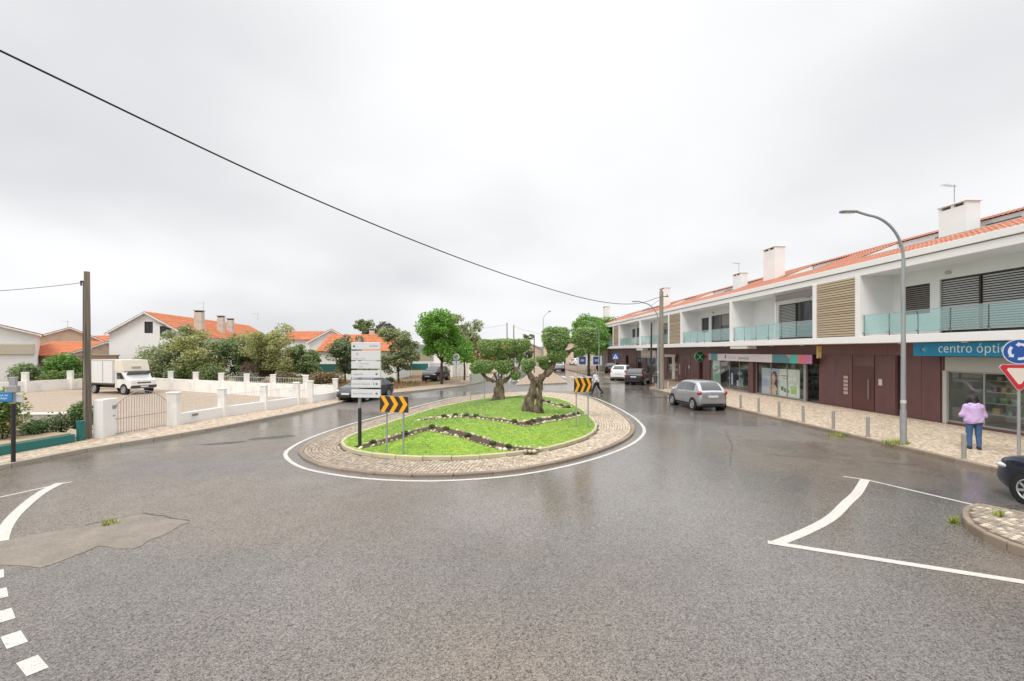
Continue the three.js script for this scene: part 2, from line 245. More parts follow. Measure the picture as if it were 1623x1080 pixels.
// asphalt sheet: repairs, worn wheel paths and dust give broad patches of tone
{
  const x0 = -46, x1 = 34, D0 = -16, D1 = 150, nx = 160, nd = 330, P = [], U = [], C = [], I = [];
  for (let j = 0; j <= nd; j++) for (let i = 0; i <= nx; i++) {
    const x = lerp(x0, x1, i / nx), D = lerp(D0, D1, j / nd);
    P.push(x, 0, -D); U.push(x, D);
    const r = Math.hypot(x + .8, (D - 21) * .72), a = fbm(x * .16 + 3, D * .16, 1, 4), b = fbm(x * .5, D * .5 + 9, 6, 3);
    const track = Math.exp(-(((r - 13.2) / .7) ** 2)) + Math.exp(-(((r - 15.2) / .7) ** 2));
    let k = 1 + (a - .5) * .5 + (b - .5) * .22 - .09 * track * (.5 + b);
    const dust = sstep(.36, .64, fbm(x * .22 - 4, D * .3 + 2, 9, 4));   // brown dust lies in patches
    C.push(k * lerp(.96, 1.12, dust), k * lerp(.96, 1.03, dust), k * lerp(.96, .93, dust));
  }
  for (let j = 0; j < nd; j++) for (let i = 0; i < nx; i++) { const a = j * (nx + 1) + i, b = a + 1, c = a + nx + 1, d = c + 1; I.push(a, b, d, a, d, c); }
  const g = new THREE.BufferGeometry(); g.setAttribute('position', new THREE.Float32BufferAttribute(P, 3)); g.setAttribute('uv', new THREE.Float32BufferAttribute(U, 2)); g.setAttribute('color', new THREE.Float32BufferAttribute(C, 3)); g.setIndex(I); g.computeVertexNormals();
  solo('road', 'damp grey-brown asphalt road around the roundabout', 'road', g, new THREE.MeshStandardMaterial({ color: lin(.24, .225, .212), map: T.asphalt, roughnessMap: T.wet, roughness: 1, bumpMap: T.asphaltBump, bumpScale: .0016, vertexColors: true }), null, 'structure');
}
const concrete = M(.27, .235, .2, .55, { map: T.sand, bumpMap: T.plasterBump, bumpScale: .003 });
{
  const pts = [[-8.4, 7.9], [-7.49, 8.61], [-7.08, 9.28], [-5.85, 8.83], [-5.93, 7.6], [-6.55, 7.72], [-6.74, 6.95], [-7.7, 7.1]];
  const rag = []; pts.forEach((p, i) => { const q = pts[(i + 1) % pts.length], n = Math.ceil(Math.hypot(q[0] - p[0], q[1] - p[1]) / .09); for (let k = 0; k < n; k++) rag.push([lerp(p[0], q[0], k / n) + (fbm(p[0] + k * .4, i, 1, 3) - .5) * .13, lerp(p[1], q[1], k / n) + (fbm(p[1] + k * .4, i + 9, 5, 3) - .5) * .13]); });
  solo('concrete_patch', 'pale concrete repair patch in the asphalt beside the left give-way line', 'road patch', slab(rag, -.02, .007), concrete, null, 'structure');
  // weeds in the joint of the patch
  tuft('weed_tuft', 'small green weed growing from the joint of the concrete patch', [-7.2, .006, 8.72], .13, 26, 71);
}
// cracks sealed with tar, and small dark repairs
{
  const tar = M(.045, .042, .04, .35, { bumpMap: T.asphaltBump, bumpScale: .002 }), r = rng(44);
  const crack = (pts, w) => { const l = []; for (let i = 0; i + 1 < pts.length; i++) { const n = Math.ceil(Math.hypot(pts[i + 1][0] - pts[i][0], pts[i + 1][1] - pts[i][1]) / .12); for (let k = 0; k < n; k++) l.push([lerp(pts[i][0], pts[i + 1][0], k / n) + (r() - .5) * .05, lerp(pts[i][1], pts[i + 1][1], k / n) + (r() - .5) * .05]); } return ribbon(l, w, .0085); };
  const c = structure('road_cracks', 'thin tarred cracks and small dark repairs in the asphalt', 'road cracks');
  part(c, 'crack', crack([[-7.6, 8.66], [-7.06, 9.32], [-5.8, 8.87]], .018), tar); part(c, 'crack', crack([[-12.2, 15.4], [-9.5, 16.6], [-7.9, 17.4]], .02), tar); part(c, 'crack', crack([[7.6, 14.6], [9.4, 13.9], [11.2, 13.2]], .02), tar); part(c, 'crack', crack([[5.9, 13.2], [7.2, 15.9], [8.4, 19.2]], .014), tar);
  const blob = (x, D, a, b, t) => { const p = []; for (let k = 0; k < 30; k++) { const q = k / 30 * 6.283, e = .75 + .5 * vnoise(Math.cos(q) * 2 + x, Math.sin(q) * 2 + D, 1), u = Math.cos(q) * a * e, v = Math.sin(q) * b * e; p.push([x + u * Math.cos(t) - v * Math.sin(t), D + u * Math.sin(t) + v * Math.cos(t)]); } return flat(p, .006); };
  for (const [x, D, a, b, t] of [[-8.6, 17.5, .75, .22, .55], [-9.7, 16.4, .6, .16, .5], [9.6, 33, 1.3, .4, -.5]]) part(c, 'tar_patch', blob(x, D, a, b, t), tar);
}
// road markings
const marks = structure('road_markings', 'white painted lines and give-way squares on the asphalt', 'road marking');
const roundabout = [[-6.29, 14.47], [-5.27, 13.07], [-4.37, 12.44], [-3.28, 11.98], [-1.86, 11.8], [-.18, 12.24], [1.55, 13.53], [3.34, 15.76], [4.57, 18.4], [5.09, 21.3], [5.24, 24.74], [5.16, 28.76], [4.85, 32], [3.6, 34.8], [1.1, 36], [-1.6, 34.6], [-3.3, 32], [-4.25, 29.12], [-5.71, 23.01], [-6.41, 19.66], [-6.66, 17.04], [-6.55, 15.4]].map(([x, D]) => [x * 1.02, D * 1.02]);
const kerbLine = curve(roundabout, true, .5);
part(marks, 'edge_line', ribbon(offset(kerbLine, true, .42), .12, .005, true), mat.paint);
part(marks, 'give_way_line', ribbon(curve([[8.5, 11.72], [7.45, 10.54], [6.86, 9.97], [5.9, 9.02], [5.0, 8.33], [4.22, 7.82]], false, .4), .19, .0055), mat.paint);
part(marks, 'lane_line', ribbon([[8.2, 12.05], [8.55, 11.72], [9.6, 9.1], [10.6, 6.6]], .075, .004), mat.paint);
part(marks, 'lane_line', ribbon([[4.15, 7.9], [6.9, 6.52], [10, 4.95]], .15, .0048), mat.paint);
part(marks, 'give_way_line', ribbon(curve([[-10.63, 11.45], [-10.35, 10.75], [-9.7, 9.65], [-9.12, 8.83], [-8.4, 8.0], [-7.8, 7.45]], false, .3), .19, .0055), mat.paint);
part(marks, 'lane_line', ribbon([[-10.45, 11.55], [-10.75, 10.7], [-11.2, 9.2]], .075, .004), mat.paint);
[[-4.73, 4.8, -.58], [-5.35, 5.23, -.63], [-5.95, 5.7, -.68], [-6.55, 6.21, -.72], [-7.15, 6.74, -.75], [-4.1, 4.4, -.53]].forEach(([x, D, a]) => { const c = Math.cos(a), s = Math.sin(a), q = (u, v) => [x + u * c - v * s, D + u * s + v * c]; part(marks, 'give_way_dash', flat([q(-.18, -.08), q(.18, -.08), q(.18, .08), q(-.18, .08)], .005), mat.paint); });
for (let k = 0; k < 8; k++) part(marks, 'crossing_stripe', flat([[-2.2 + k * .85, 51], [-1.75 + k * .85, 51], [-1.75 + k * .85, 55], [-2.2 + k * .85, 55]].map(([x, D]) => [x * .55 - .6, D - .3 * x]), .005), mat.paint);
for (let k = 0; k < 7; k++) part(marks, 'crossing_stripe', flat([[6 + k, 57], [6.5 + k, 57], [6.5 + k, 60.5], [6 + k, 60.5]], .005), mat.paint);
// kerbs: single stones, 1 m each
const kerbShape = new THREE.BufferGeometry().copy(bevelBox(1, .3, .16, .018)), borderShape = bevelBox(1, .3, .1, .02);
function kerbRow(parent, line, top, m, shape, w = 1) {   // line sampled at stone ends
  for (let i = 0; i + 1 < line.length; i++) {
    const [ax, ad] = line[i], [bx_, bd] = line[i + 1], l = Math.hypot(bx_ - ax, bd - ad), o = part(parent, 'kerb_stone', shape, m[Math.floor(R0() * m.length)]);
    o.position.set((ax + bx_) / 2, top - .15 + (R0() - .5) * .008, -(ad + bd) / 2); o.rotation.y = Math.atan2(bd - ad, bx_ - ax); o.scale.set(l - .008, 1, w);
  }
}
const kerbMats = [mat.kerb, M(.4, .35, .29, .7, { map: rep(T.grime, .6) }), M(.37, .325, .275, .7, { map: rep(T.grime, .5) })];
const kerbMatsDark = [mat.kerbDark, M(.22, .18, .14, .75, { map: rep(T.grime, .6) }), M(.28, .225, .175, .7, { map: rep(T.grime, .5) })];
// cobbles: little frusta set row by row
const cobbleShape = (() => { const t = .0405, b = .048, P = []; const q = (a, c, d, e) => P.push(...a, ...c, ...d, ...a, ...d, ...e); const top = [[-t, 0, t], [t, 0, t], [t, 0, -t], [-t, 0, -t]], bot = [[-b, -.03, b], [b, -.03, b], [b, -.03, -b], [-b, -.03, -b]]; q(...top); for (let i = 0; i < 4; i++) q(bot[i], bot[(i + 1) % 4], top[(i + 1) % 4], top[i]); const g = new THREE.BufferGeometry(); g.setAttribute('position', new THREE.Float32BufferAttribute(P, 3)); g.computeVertexNormals(); return g; })();
const cobbleMat = M(1, 1, 1, .62);
function cobbleColor(r, tone, c = new THREE.Color()) { const k = tone * (.72 + r() * .5), w = r(); return c.setRGB(k * lerp(.55, .58, w), k * lerp(.435, .5, w), k * lerp(.31, .41, w)); }
function cobbleField(parent, spots, tone, seed) {   // spots: [x, y, D, turn, tone factor]
  const r = rng(seed), im = new THREE.InstancedMesh(cobbleShape, cobbleMat, spots.length), o = new THREE.Object3D(), c = new THREE.Color();
  spots.forEach(([x, y, D, a, t = 1], i) => { o.position.set(x, y + r() * .007, -D); o.rotation.set((r() - .5) * .07, a + (r() - .5) * .3, (r() - .5) * .07); const s = .9 + r() * .2; o.scale.set(s, 1, s); o.updateMatrix(); im.setMatrixAt(i, o.matrix); im.setColorAt(i, cobbleColor(r, tone * t, c)); });
  im.name = 'cobbles'; im.userData.kind = 'stuff'; parent.add(im); return im;
}
const bedding = M(.13, .1, .075, .95, { map: T.sand });
const paving = M(.46, .37, .285, .8, { map: rep(T.sand, .6) });
// roundabout apron
const apron = structure('roundabout_apron', 'ring of cream and brown cobbles around the roundabout lawn', 'cobbled apron');
const lawnLine0 = [[-5.47, 15.66], [-4.71, 14.44], [-3.79, 13.82], [-2.65, 13.49], [-1.6, 13.49], [-.21, 13.91], [1.12, 14.83], [2.58, 16.83], [3.28, 18.97], [3.5, 22.39], [3.45, 25.44], [3.2, 28.3], [2.6, 30.6], [1.2, 31.8], [-.6, 31.4], [-2.0, 29.6], [-3.9, 25.2], [-5.0, 20.17], [-5.57, 17.09]].map(([x, D]) => [x * 1.014, D * 1.014]);
const lawnLine = curve(lawnLine0, true, .5);
part(apron, 'bedding', slab(offset(kerbLine, true, -.05), -.05, .045, [offset(lawnLine, true, -.1)]), bedding);
kerbRow(apron, [...curve(roundabout, true, 1), curve(roundabout, true, 1)[0]], .065, kerbMatsDark, kerbShape);
{
  const spots = [], r = rng(5), inner = offset(lawnLine, true, .1), outer = offset(kerbLine, true, -.1);
  for (let k = 0; k < 40; k++) {
    const ring = curve(offset(kerbLine, true, -.15 - k * .105), true, .105);
    ring.forEach(([x, D], i) => { if (!inside(outer, x, D) || inside(inner, x, D)) return; if (k > 8 && edgeDist(kerbLine, x, D) < .15 + k * .105 - .06) return; const [nx, nd] = ring[(i + 1) % ring.length]; spots.push([x + (r() - .5) * .02, .052, D + (r() - .5) * .02, Math.atan2(nd - D, nx - x), lerp(.74, 1.08, sstep(-4, 3, x + (fbm(x * .7, D * .7) - .5) * 5))]); });
  }
  cobbleField(apron, spots, .92, 21);
}
// lawn: a gentle mound inside a low stone border
const lawnH = (x, D) => .135 + .4 * sm(clamp(edgeDist(lawnLine, x, D) / 3.9));
const border = structure('lawn_border', 'low cream stone edging around the roundabout lawn', 'stone border');
{ const l = curve(lawnLine0, true, .8); kerbRow(border, [...l, l[0]], .165, [M(.55, .5, .33, .75, { map: rep(T.grime, .8) }), M(.5, .46, .32, .75, { map: rep(T.grime, .6) })], borderShape); }
const lawn = structure('lawn', 'bright green mown grass mound in the middle of the roundabout', 'lawn');
{
  const N = lawnLine.length, P = [], U = [], I = [], c = [-.8, 22], RN = 26;
  for (let k = 0; k <= RN; k++) for (let i = 0; i < N; i++) { const t = k / RN, x = lerp(lawnLine[i][0], c[0], t), D = lerp(lawnLine[i][1], c[1], t); P.push(x, lawnH(x, D), -D); U.push(x, D); }
  for (let k = 0; k < RN; k++) for (let i = 0; i < N; i++) { const a = k * N + i, b = k * N + (i + 1) % N; I.push(a, b, b + N, a, b + N, a + N); }
  const g = new THREE.BufferGeometry(); g.setAttribute('position', new THREE.Float32BufferAttribute(P, 3)); g.setAttribute('uv', new THREE.Float32BufferAttribute(U, 2)); g.setIndex(I); g.computeVertexNormals();
  part(lawn, 'turf', g, M(.3, .47, .055, .9, { map: T.lawn }));
}
const beds = [[[-4.75, 14.95], [-3.93, 15.7], [-2.89, 16.7], [-1.48, 15.8], [-.22, 14.8], [.75, 14.5]], [[-3.75, 20.3], [-2.3, 19.5], [-.75, 18.4], [.43, 17.9], [1.5, 19.7], [2.63, 21.7], [3.2, 22.9]], [[1.5, 27.6], [2.2, 26.2], [2.9, 25.2]]];
const bedPaths = beds.map((b) => { const c = []; for (let i = 0; i + 1 < b.length; i++) { const n = Math.ceil(Math.hypot(b[i + 1][0] - b[i][0], b[i + 1][1] - b[i][1]) / .2); for (let k = 0; k < n; k++) c.push([lerp(b[i][0], b[i + 1][0], k / n), lerp(b[i][1], b[i + 1][1], k / n)]); } c.push(b.at(-1)); return c; });
{
  const blade = (() => { const r = rng(3), P = []; for (let k = 0; k < 8; k++) { const x = (r() - .5) * .11, z = (r() - .5) * .11, a = r() * 6.28, h = .012 + r() * .016, w = .0045, lx = (r() - .5) * .03, lz = (r() - .5) * .03; P.push(x - Math.cos(a) * w, 0, z - Math.sin(a) * w, x + Math.cos(a) * w, 0, z + Math.sin(a) * w, x + lx, h, z + lz); } const g = new THREE.BufferGeometry(); g.setAttribute('position', new THREE.Float32BufferAttribute(P, 3)); g.setAttribute('normal', new THREE.Float32BufferAttribute(P.map((_, i) => i % 3 === 1 ? 1 : 0), 3)); return g; })();
  const r = rng(8), S = []; while (S.length < 40000) { const x = lerp(-5.8, 3.7, r()), D = lerp(13.5, 32.6, r()); if (!inside(lawnLine, x, D) || edgeDist(lawnLine, x, D) < .05 || bedPaths.some((b) => b.some(([u, v]) => (u - x) ** 2 + (v - D) ** 2 < .06))) continue; S.push([x, D]); }
  const im = new THREE.InstancedMesh(blade, new THREE.MeshPhysicalMaterial({ color: 0xffffff, roughness: .8, transmission: .3, thickness: 0, side: THREE.DoubleSide }), S.length), o = new THREE.Object3D(), c = new THREE.Color();
  S.forEach(([x, D], i) => { o.position.set(x, lawnH(x, D) - .004, -D); o.rotation.y = r() * 6.28; const s = .7 + r() * .7; o.scale.set(s, s, s); o.updateMatrix(); im.setMatrixAt(i, o.matrix); const k = .72 + .5 * r(), y = sstep(.3, .72, fbm(x * 1.1, D * 1.1, 3) + (r() - .5) * .25); im.setColorAt(i, c.setRGB(k * lerp(.3, .4, y), k * lerp(.53, .57, y), k * lerp(.05, .07, y))); });
  im.name = 'grass_blades'; im.userData.kind = 'stuff'; lawn.add(im);
}
// stone-edged planting strips across the lawn
const stoneShapes = [1, 2, 3].map((s) => { const g = new THREE.IcosahedronGeometry(.5, 1), p = g.attributes.position; for (let i = 0; i < p.count; i++) { const k = .8 + .4 * vnoise(p.getX(i) * 2.3 + s * 5, p.getY(i) * 2.3, p.getZ(i) * 2.3); p.setXYZ(i, p.getX(i) * k, p.getY(i) * k, p.getZ(i) * k); } g.computeVertexNormals(); return g; });
const stoneMats = [M(.56, .5, .36, .8, { map: T.grime }), M(.48, .41, .29, .85, { map: T.grime }), M(.62, .57, .44, .8), M(.34, .29, .21, .85)];
const bedLabels = ['near zigzag planting strip edged with pale stones, behind the tall direction signpost', 'middle zigzag planting strip edged with pale stones, in front of the big olive', 'short stony planting strip to the right of the big olive trunk'];
bedPaths.forEach((path, bi) => {
  const w = [.5, .5, .8][bi], t = thing('planting_strip', bedLabels[bi], 'flower bed', [0, 0, 0], 0, 'stone-edged planting strips'), r = rng(40 + bi), a = offset(path, false, w / 2), b = offset(path, false, -w / 2), P = [], I = [], U = [];
  path.forEach((p, i) => { [a[i], p, b[i]].forEach(([x, D], k) => { P.push(x, lawnH(x, D) + (k === 1 ? .045 : .012), -D); U.push(x, D); }); });
  for (let i = 0; i + 1 < path.length; i++) for (let k = 0; k < 2; k++) { const q = i * 3 + k; I.push(q, q + 1, q + 4, q, q + 4, q + 3); }
  const g = new THREE.BufferGeometry(); g.setAttribute('position', new THREE.Float32BufferAttribute(P, 3)); g.setAttribute('uv', new THREE.Float32BufferAttribute(U, 2)); g.setIndex(I); g.computeVertexNormals();
  const sm2 = mat.soil.clone(); sm2.side = THREE.DoubleSide; part(t, 'soil', g, sm2);
  for (const e of [a, b]) curve(e, false, .15).forEach(([x, D]) => { if (r() < .12) return; const s = .06 + r() * .075, o = part(t, 'stone', stoneShapes[Math.floor(r() * 3)], stoneMats[Math.floor(r() * 4)]); o.position.set(x + (r() - .5) * .08, lawnH(x, D) + s * .22, -D + (r() - .5) * .08); o.rotation.set(r(), r() * 6, r()); o.scale.set(s * (1 + r() * .4), s * .75, s); });
  path.forEach(([x, D], i) => { if (i % 3 || r() < .3) return; const px = x + (r() - .5) * .2, o = part(t, 'low_plant', leafBall(110, .11, .06, .06, rng(900 + i + bi * 70)), leafMat([.12, .15, .05], .5)); o.position.set(px, lawnH(px, D) + .08, -D); });
});
// ---------- pavements ----------
const leftKerb0 = [[-14.3, -4], [-13.95, 6], [-13.55, 12.2], [-13.1, 15.3], [-12.3, 17.4], [-11.7, 19.4], [-11.05, 22.4], [-10.25, 28.6], [-10.35, 30.6], [-10.2, 33.2], [-8.2, 36], [-4.9, 41.8], [-3.1, 47.5], [-2.5, 53], [-2.4, 62], [-2.4, 110]];
const leftBack = [[-16.2, -4], [-15.6, 6], [-14.8, 13.4], [-14.4, 16.7], [-14.0, 19.8], [-13.05, 23], [-11.97, 27.1], [-11.05, 30.7], [-10.9, 34.5], [-9.4, 38], [-6.8, 43.5], [-5.2, 48.5], [-4.9, 62], [-4.9, 110]];
const leftLine = curve(leftKerb0, false, 1);
const pavL = structure('left_pavement', 'narrow tan pavement along the white garden walls', 'pavement');
part(pavL, 'paving', slab([...leftLine, ...[...leftBack].reverse()], -.05, .105), paving);
kerbRow(pavL, leftLine, .125, kerbMats, kerbShape, 1.3);
{
  const spots = [], r = rng(6), L2 = curve(leftKerb0, false, .11), poly = [...leftLine, ...[...leftBack].reverse()];
  for (let k = 0; k < 20; k++) offset(L2, false, -.2 - k * .108).forEach(([x, D], i) => { if (D < 9 || D > 33 || !inside(poly, x, D) || i >= L2.length - 1) return; const [nx, nd] = L2[i + 1]; spots.push([x, .112, D, Math.atan2(nd - L2[i][1], nx - L2[i][0])]); });
  cobbleField(pavL, spots, 1.0, 22);
}
solo('verge', 'dry earth and yellow grass verge behind the left pavement', 'verge', slab([[-11.3, 30.9], [-10.9, 34.5], [-9.4, 38], [-6.8, 43.5], [-5.2, 48.5], [-4.9, 62], [-4.9, 110], [-150, 140], [-150, 36], [-40, 37], [-28.8, 39.2], [-17, 33]], -.05, .06), M(.27, .2, .12, .95, { map: rep(T.sand, .4), bumpMap: rep(T.plasterBump, .3), bumpScale: .04 }), null, 'structure');
solo('yard', 'damp tan concrete yard inside the white garden walls', 'yard', slab([[-60, 13.5], [-15.6, 13.5], [-14.8, 16.6], [-14.0, 20.1], [-13.05, 23.2], [-11.97, 27.3], [-11.4, 30.9], [-17, 33], [-28.8, 39.2], [-40, 37], [-60, 36]], -.05, .07), M(.46, .37, .285, .55, { map: rep(T.sand, .5), bumpMap: T.plasterBump, bumpScale: .003 }), null, 'structure');
const rk = [[13, -8], [13, 39.5], [13.35, 40.6], [15.2, 43], [15.7, 44.2], [15.7, 56], [15.3, 57.2], [13.35, 58.6], [13, 59.6], [13, 125]].map(([x, d]) => bl(x, d));
const pavR = structure('right_pavement', 'wide cream cobbled pavement in front of the shops', 'pavement');
part(pavR, 'bedding', slab([...rk, bl(30, 125), bl(30, -8)], -.05, .105), M(.27, .205, .15, .85, { map: rep(T.sand, .6) }));
{ const l = []; for (let i = 0; i + 1 < rk.length; i++) { const n = Math.max(1, Math.round(Math.hypot(rk[i + 1][0] - rk[i][0], rk[i + 1][1] - rk[i][1]))); for (let k = 0; k < n; k++) l.push([lerp(rk[i][0], rk[i + 1][0], k / n), lerp(rk[i][1], rk[i + 1][1], k / n)]); } kerbRow(pavR, l.filter(([, D]) => D > 4 && D < 100), .125, kerbMatsDark, kerbShape); }
{
  const spots = [], r = rng(7), s = .108;
  for (let D = 7.5; D < 41; D += s) for (let X = 13.15; X < 18.82; X += s) { // shallow waves, as laid in fans
    const w = Math.abs(((X / 1.3) % 1) - .5) * .55, [x, d] = bl(X + (r() - .5) * .02, D + w + (r() - .5) * .02); if (D + w > 39 && X < 15) continue; spots.push([x, .112, d, -.05 + (((X / 1.3) % 1) < .5 ? .4 : -.4)]);
  }
  cobbleField(pavR, spots, 1.0, 23);
}
// near splitter island: every cobble a piece of its own
const isle = structure('splitter_island', 'small cobbled traffic island with worn kerb in the near right corner', 'traffic island');
const isle0 = [[9.1, 9.45], [8.6, 9.2], [7.98, 8.5], [7.76, 7.95], [7.76, 7.3], [8.1, 6.4], [9.0, 4.6], [10.2, 4.6], [9.9, 6.4]];
{
  const line = curve(isle0, true, .42); part(isle, 'bedding', slab(line, -.05, .125), bedding); kerbRow(isle, [...line, line[0]], .14, kerbMatsDark, kerbShape, .6);
  const r = rng(9), cm = [0, 1, 2, 3, 4].map((k) => { const c = cobbleColor(r, [.82, .66, .95, .55, .86][k]); return M(c.r, c.g, c.b, .65); }); let n = 0;
  for (let a = 0; a < 40; a++) for (let b = 0; b < 60; b++) { const x = 7.3 + a * .105 + (r() - .5) * .02, D = 9.6 - b * .105 + (r() - .5) * .02 + (a % 2) * .05; if (n >= 300 || !inside(line, x, D) || edgeDist(line, x, D) < .1 || x / D > 1.12) continue; n++; const o = part(isle, 'cobble', cobbleShape, cm[Math.floor(r() * 5)]); o.position.set(x, .137 + r() * .008, -D); o.rotation.set((r() - .5) * .08, (r() - .5) * .4, (r() - .5) * .08); }
}
// far median between the carriageways
const median = structure('median_island', 'low tan paved median island beyond the roundabout', 'traffic island');
{ const pts = [[.4, 43.6], [5.2, 46.6], [5.6, 60], [5.7, 74], [4.6, 108], [4.2, 108], [2.4, 66]]; part(median, 'paving', slab(pts, -.05, .11), M(.44, .34, .26, .85, { map: T.sand })); const l = []; for (let i = 0; i < pts.length; i++) { const a = pts[i], b = pts[(i + 1) % pts.length], n = Math.ceil(Math.hypot(b[0] - a[0], b[1] - a[1]) / 1.5); for (let k = 0; k < n; k++) l.push([lerp(a[0], b[0], k / n), lerp(a[1], b[1], k / n)]); } kerbRow(median, [...l, l[0]].filter(([, D]) => D < 90), .13, kerbMats, kerbShape); }
tuft('weed_tuft', 'green weeds around the foot of the big street lamp', [12.4, .11, 15.75], .42, 240, 72);
tuft('weed_tuft', 'weeds in the kerb gutter left of the big street lamp', [11.95, .0, 17.8], .32, 120, 73);
tuft('weed_tuft', 'tiny weed at the kerb corner of the near traffic island', [8.0, .0, 8.8], .09, 36, 74);
tuft('weed_tuft', 'tiny weed among the cobbles of the near traffic island', [8.75, .13, 8.75], .1, 30, 75);
// ---------- the shop and apartment row on the right ----------
// local frame: X' across the street, D along it (see bl)
function rowThing(name, label, category, group) { const o = thing(name, label, category, [0, 0, 0], PHI, group); o.position.set(.8 * sP, 0, .8 * cP); return o; }
function wallX(X, D0, D1, y0, y1, holes = [], th = .2) {   // wall facing the street, with openings [D0, D1, y0, y1]
  const s = new THREE.Shape([[D0, y0], [D1, y0], [D1, y1], [D0, y1]].map((p) => new THREE.Vector2(...p)));
  for (const [a, b, c, d] of holes) s.holes.push(new THREE.Path([[a, c], [a, d], [b, d], [b, c]].map((p) => new THREE.Vector2(...p))));
  const g = new THREE.ExtrudeGeometry(s, { depth: th, bevelEnabled: false }); g.rotateY(Math.PI / 2); g.translate(X, 0, 0); return g;
}
function profZ(pts, D0, D1) { const g = new THREE.ExtrudeGeometry(new THREE.Shape(pts.map((p) => new THREE.Vector2(...p))), { depth: D1 - D0, bevelEnabled: false }); g.translate(0, 0, -D1); return g; }
// clay roof tiles: barrel rows running down the slope from (X1, y1) to (X0, y0)
function tileSheet(X0, y0, X1, y1, D0, D1, pitch = .21, row = .38) {
  const L = Math.hypot(X1 - X0, y1 - y0), nr = Math.max(1, Math.round(L / row)), nd = Math.max(6, Math.round((D1 - D0) / pitch) * 6), P = [], U = [], I = [], nx = -(y1 - y0) / L, ny = Math.abs(X1 - X0) / L, sx = Math.sign(X1 - X0);
  let base = 0;
  for (let k = 0; k < nr; k++) for (const e of [0, 1]) {
    const t = (k + e) / nr, lift = e ? .006 : .022;
    for (let i = 0; i <= nd; i++) { const w = Math.abs(Math.sin(i / 6 * Math.PI)) * .03 + lift; P.push(lerp(X0, X1, t) + nx * sx * w, lerp(y0, y1, t) + ny * w, -lerp(D0, D1, i / nd)); U.push(i / nd * (D1 - D0) / (pitch * 16), t * nr / 10); }
    if (e) { for (let i = 0; i < nd; i++) { const a = base + i, b = a + nd + 1; if (sx > 0) I.push(a, b + 1, b, a, a + 1, b + 1); else I.push(a, b, b + 1, a, b + 1, a + 1); } base += 2 * (nd + 1); }
  }
  const g = new THREE.BufferGeometry(); g.setAttribute('position', new THREE.Float32BufferAttribute(P, 3)); g.setAttribute('uv', new THREE.Float32BufferAttribute(U, 2)); g.setIndex(I); g.computeVertexNormals(); return g;
}
mat.tileA = M(.52, .205, .135, .75, { map: T.tile, side: THREE.DoubleSide });
mat.tileB = M(.54, .175, .075, .8, { map: T.tile, side: THREE.DoubleSide });
mat.tileC = M(.5, .14, .055, .85, { map: T.tile, side: THREE.DoubleSide });
const block = rowThing('shop_row', 'long white two-storey block with maroon shop fronts, glass balconies and red tiled roof', 'building');
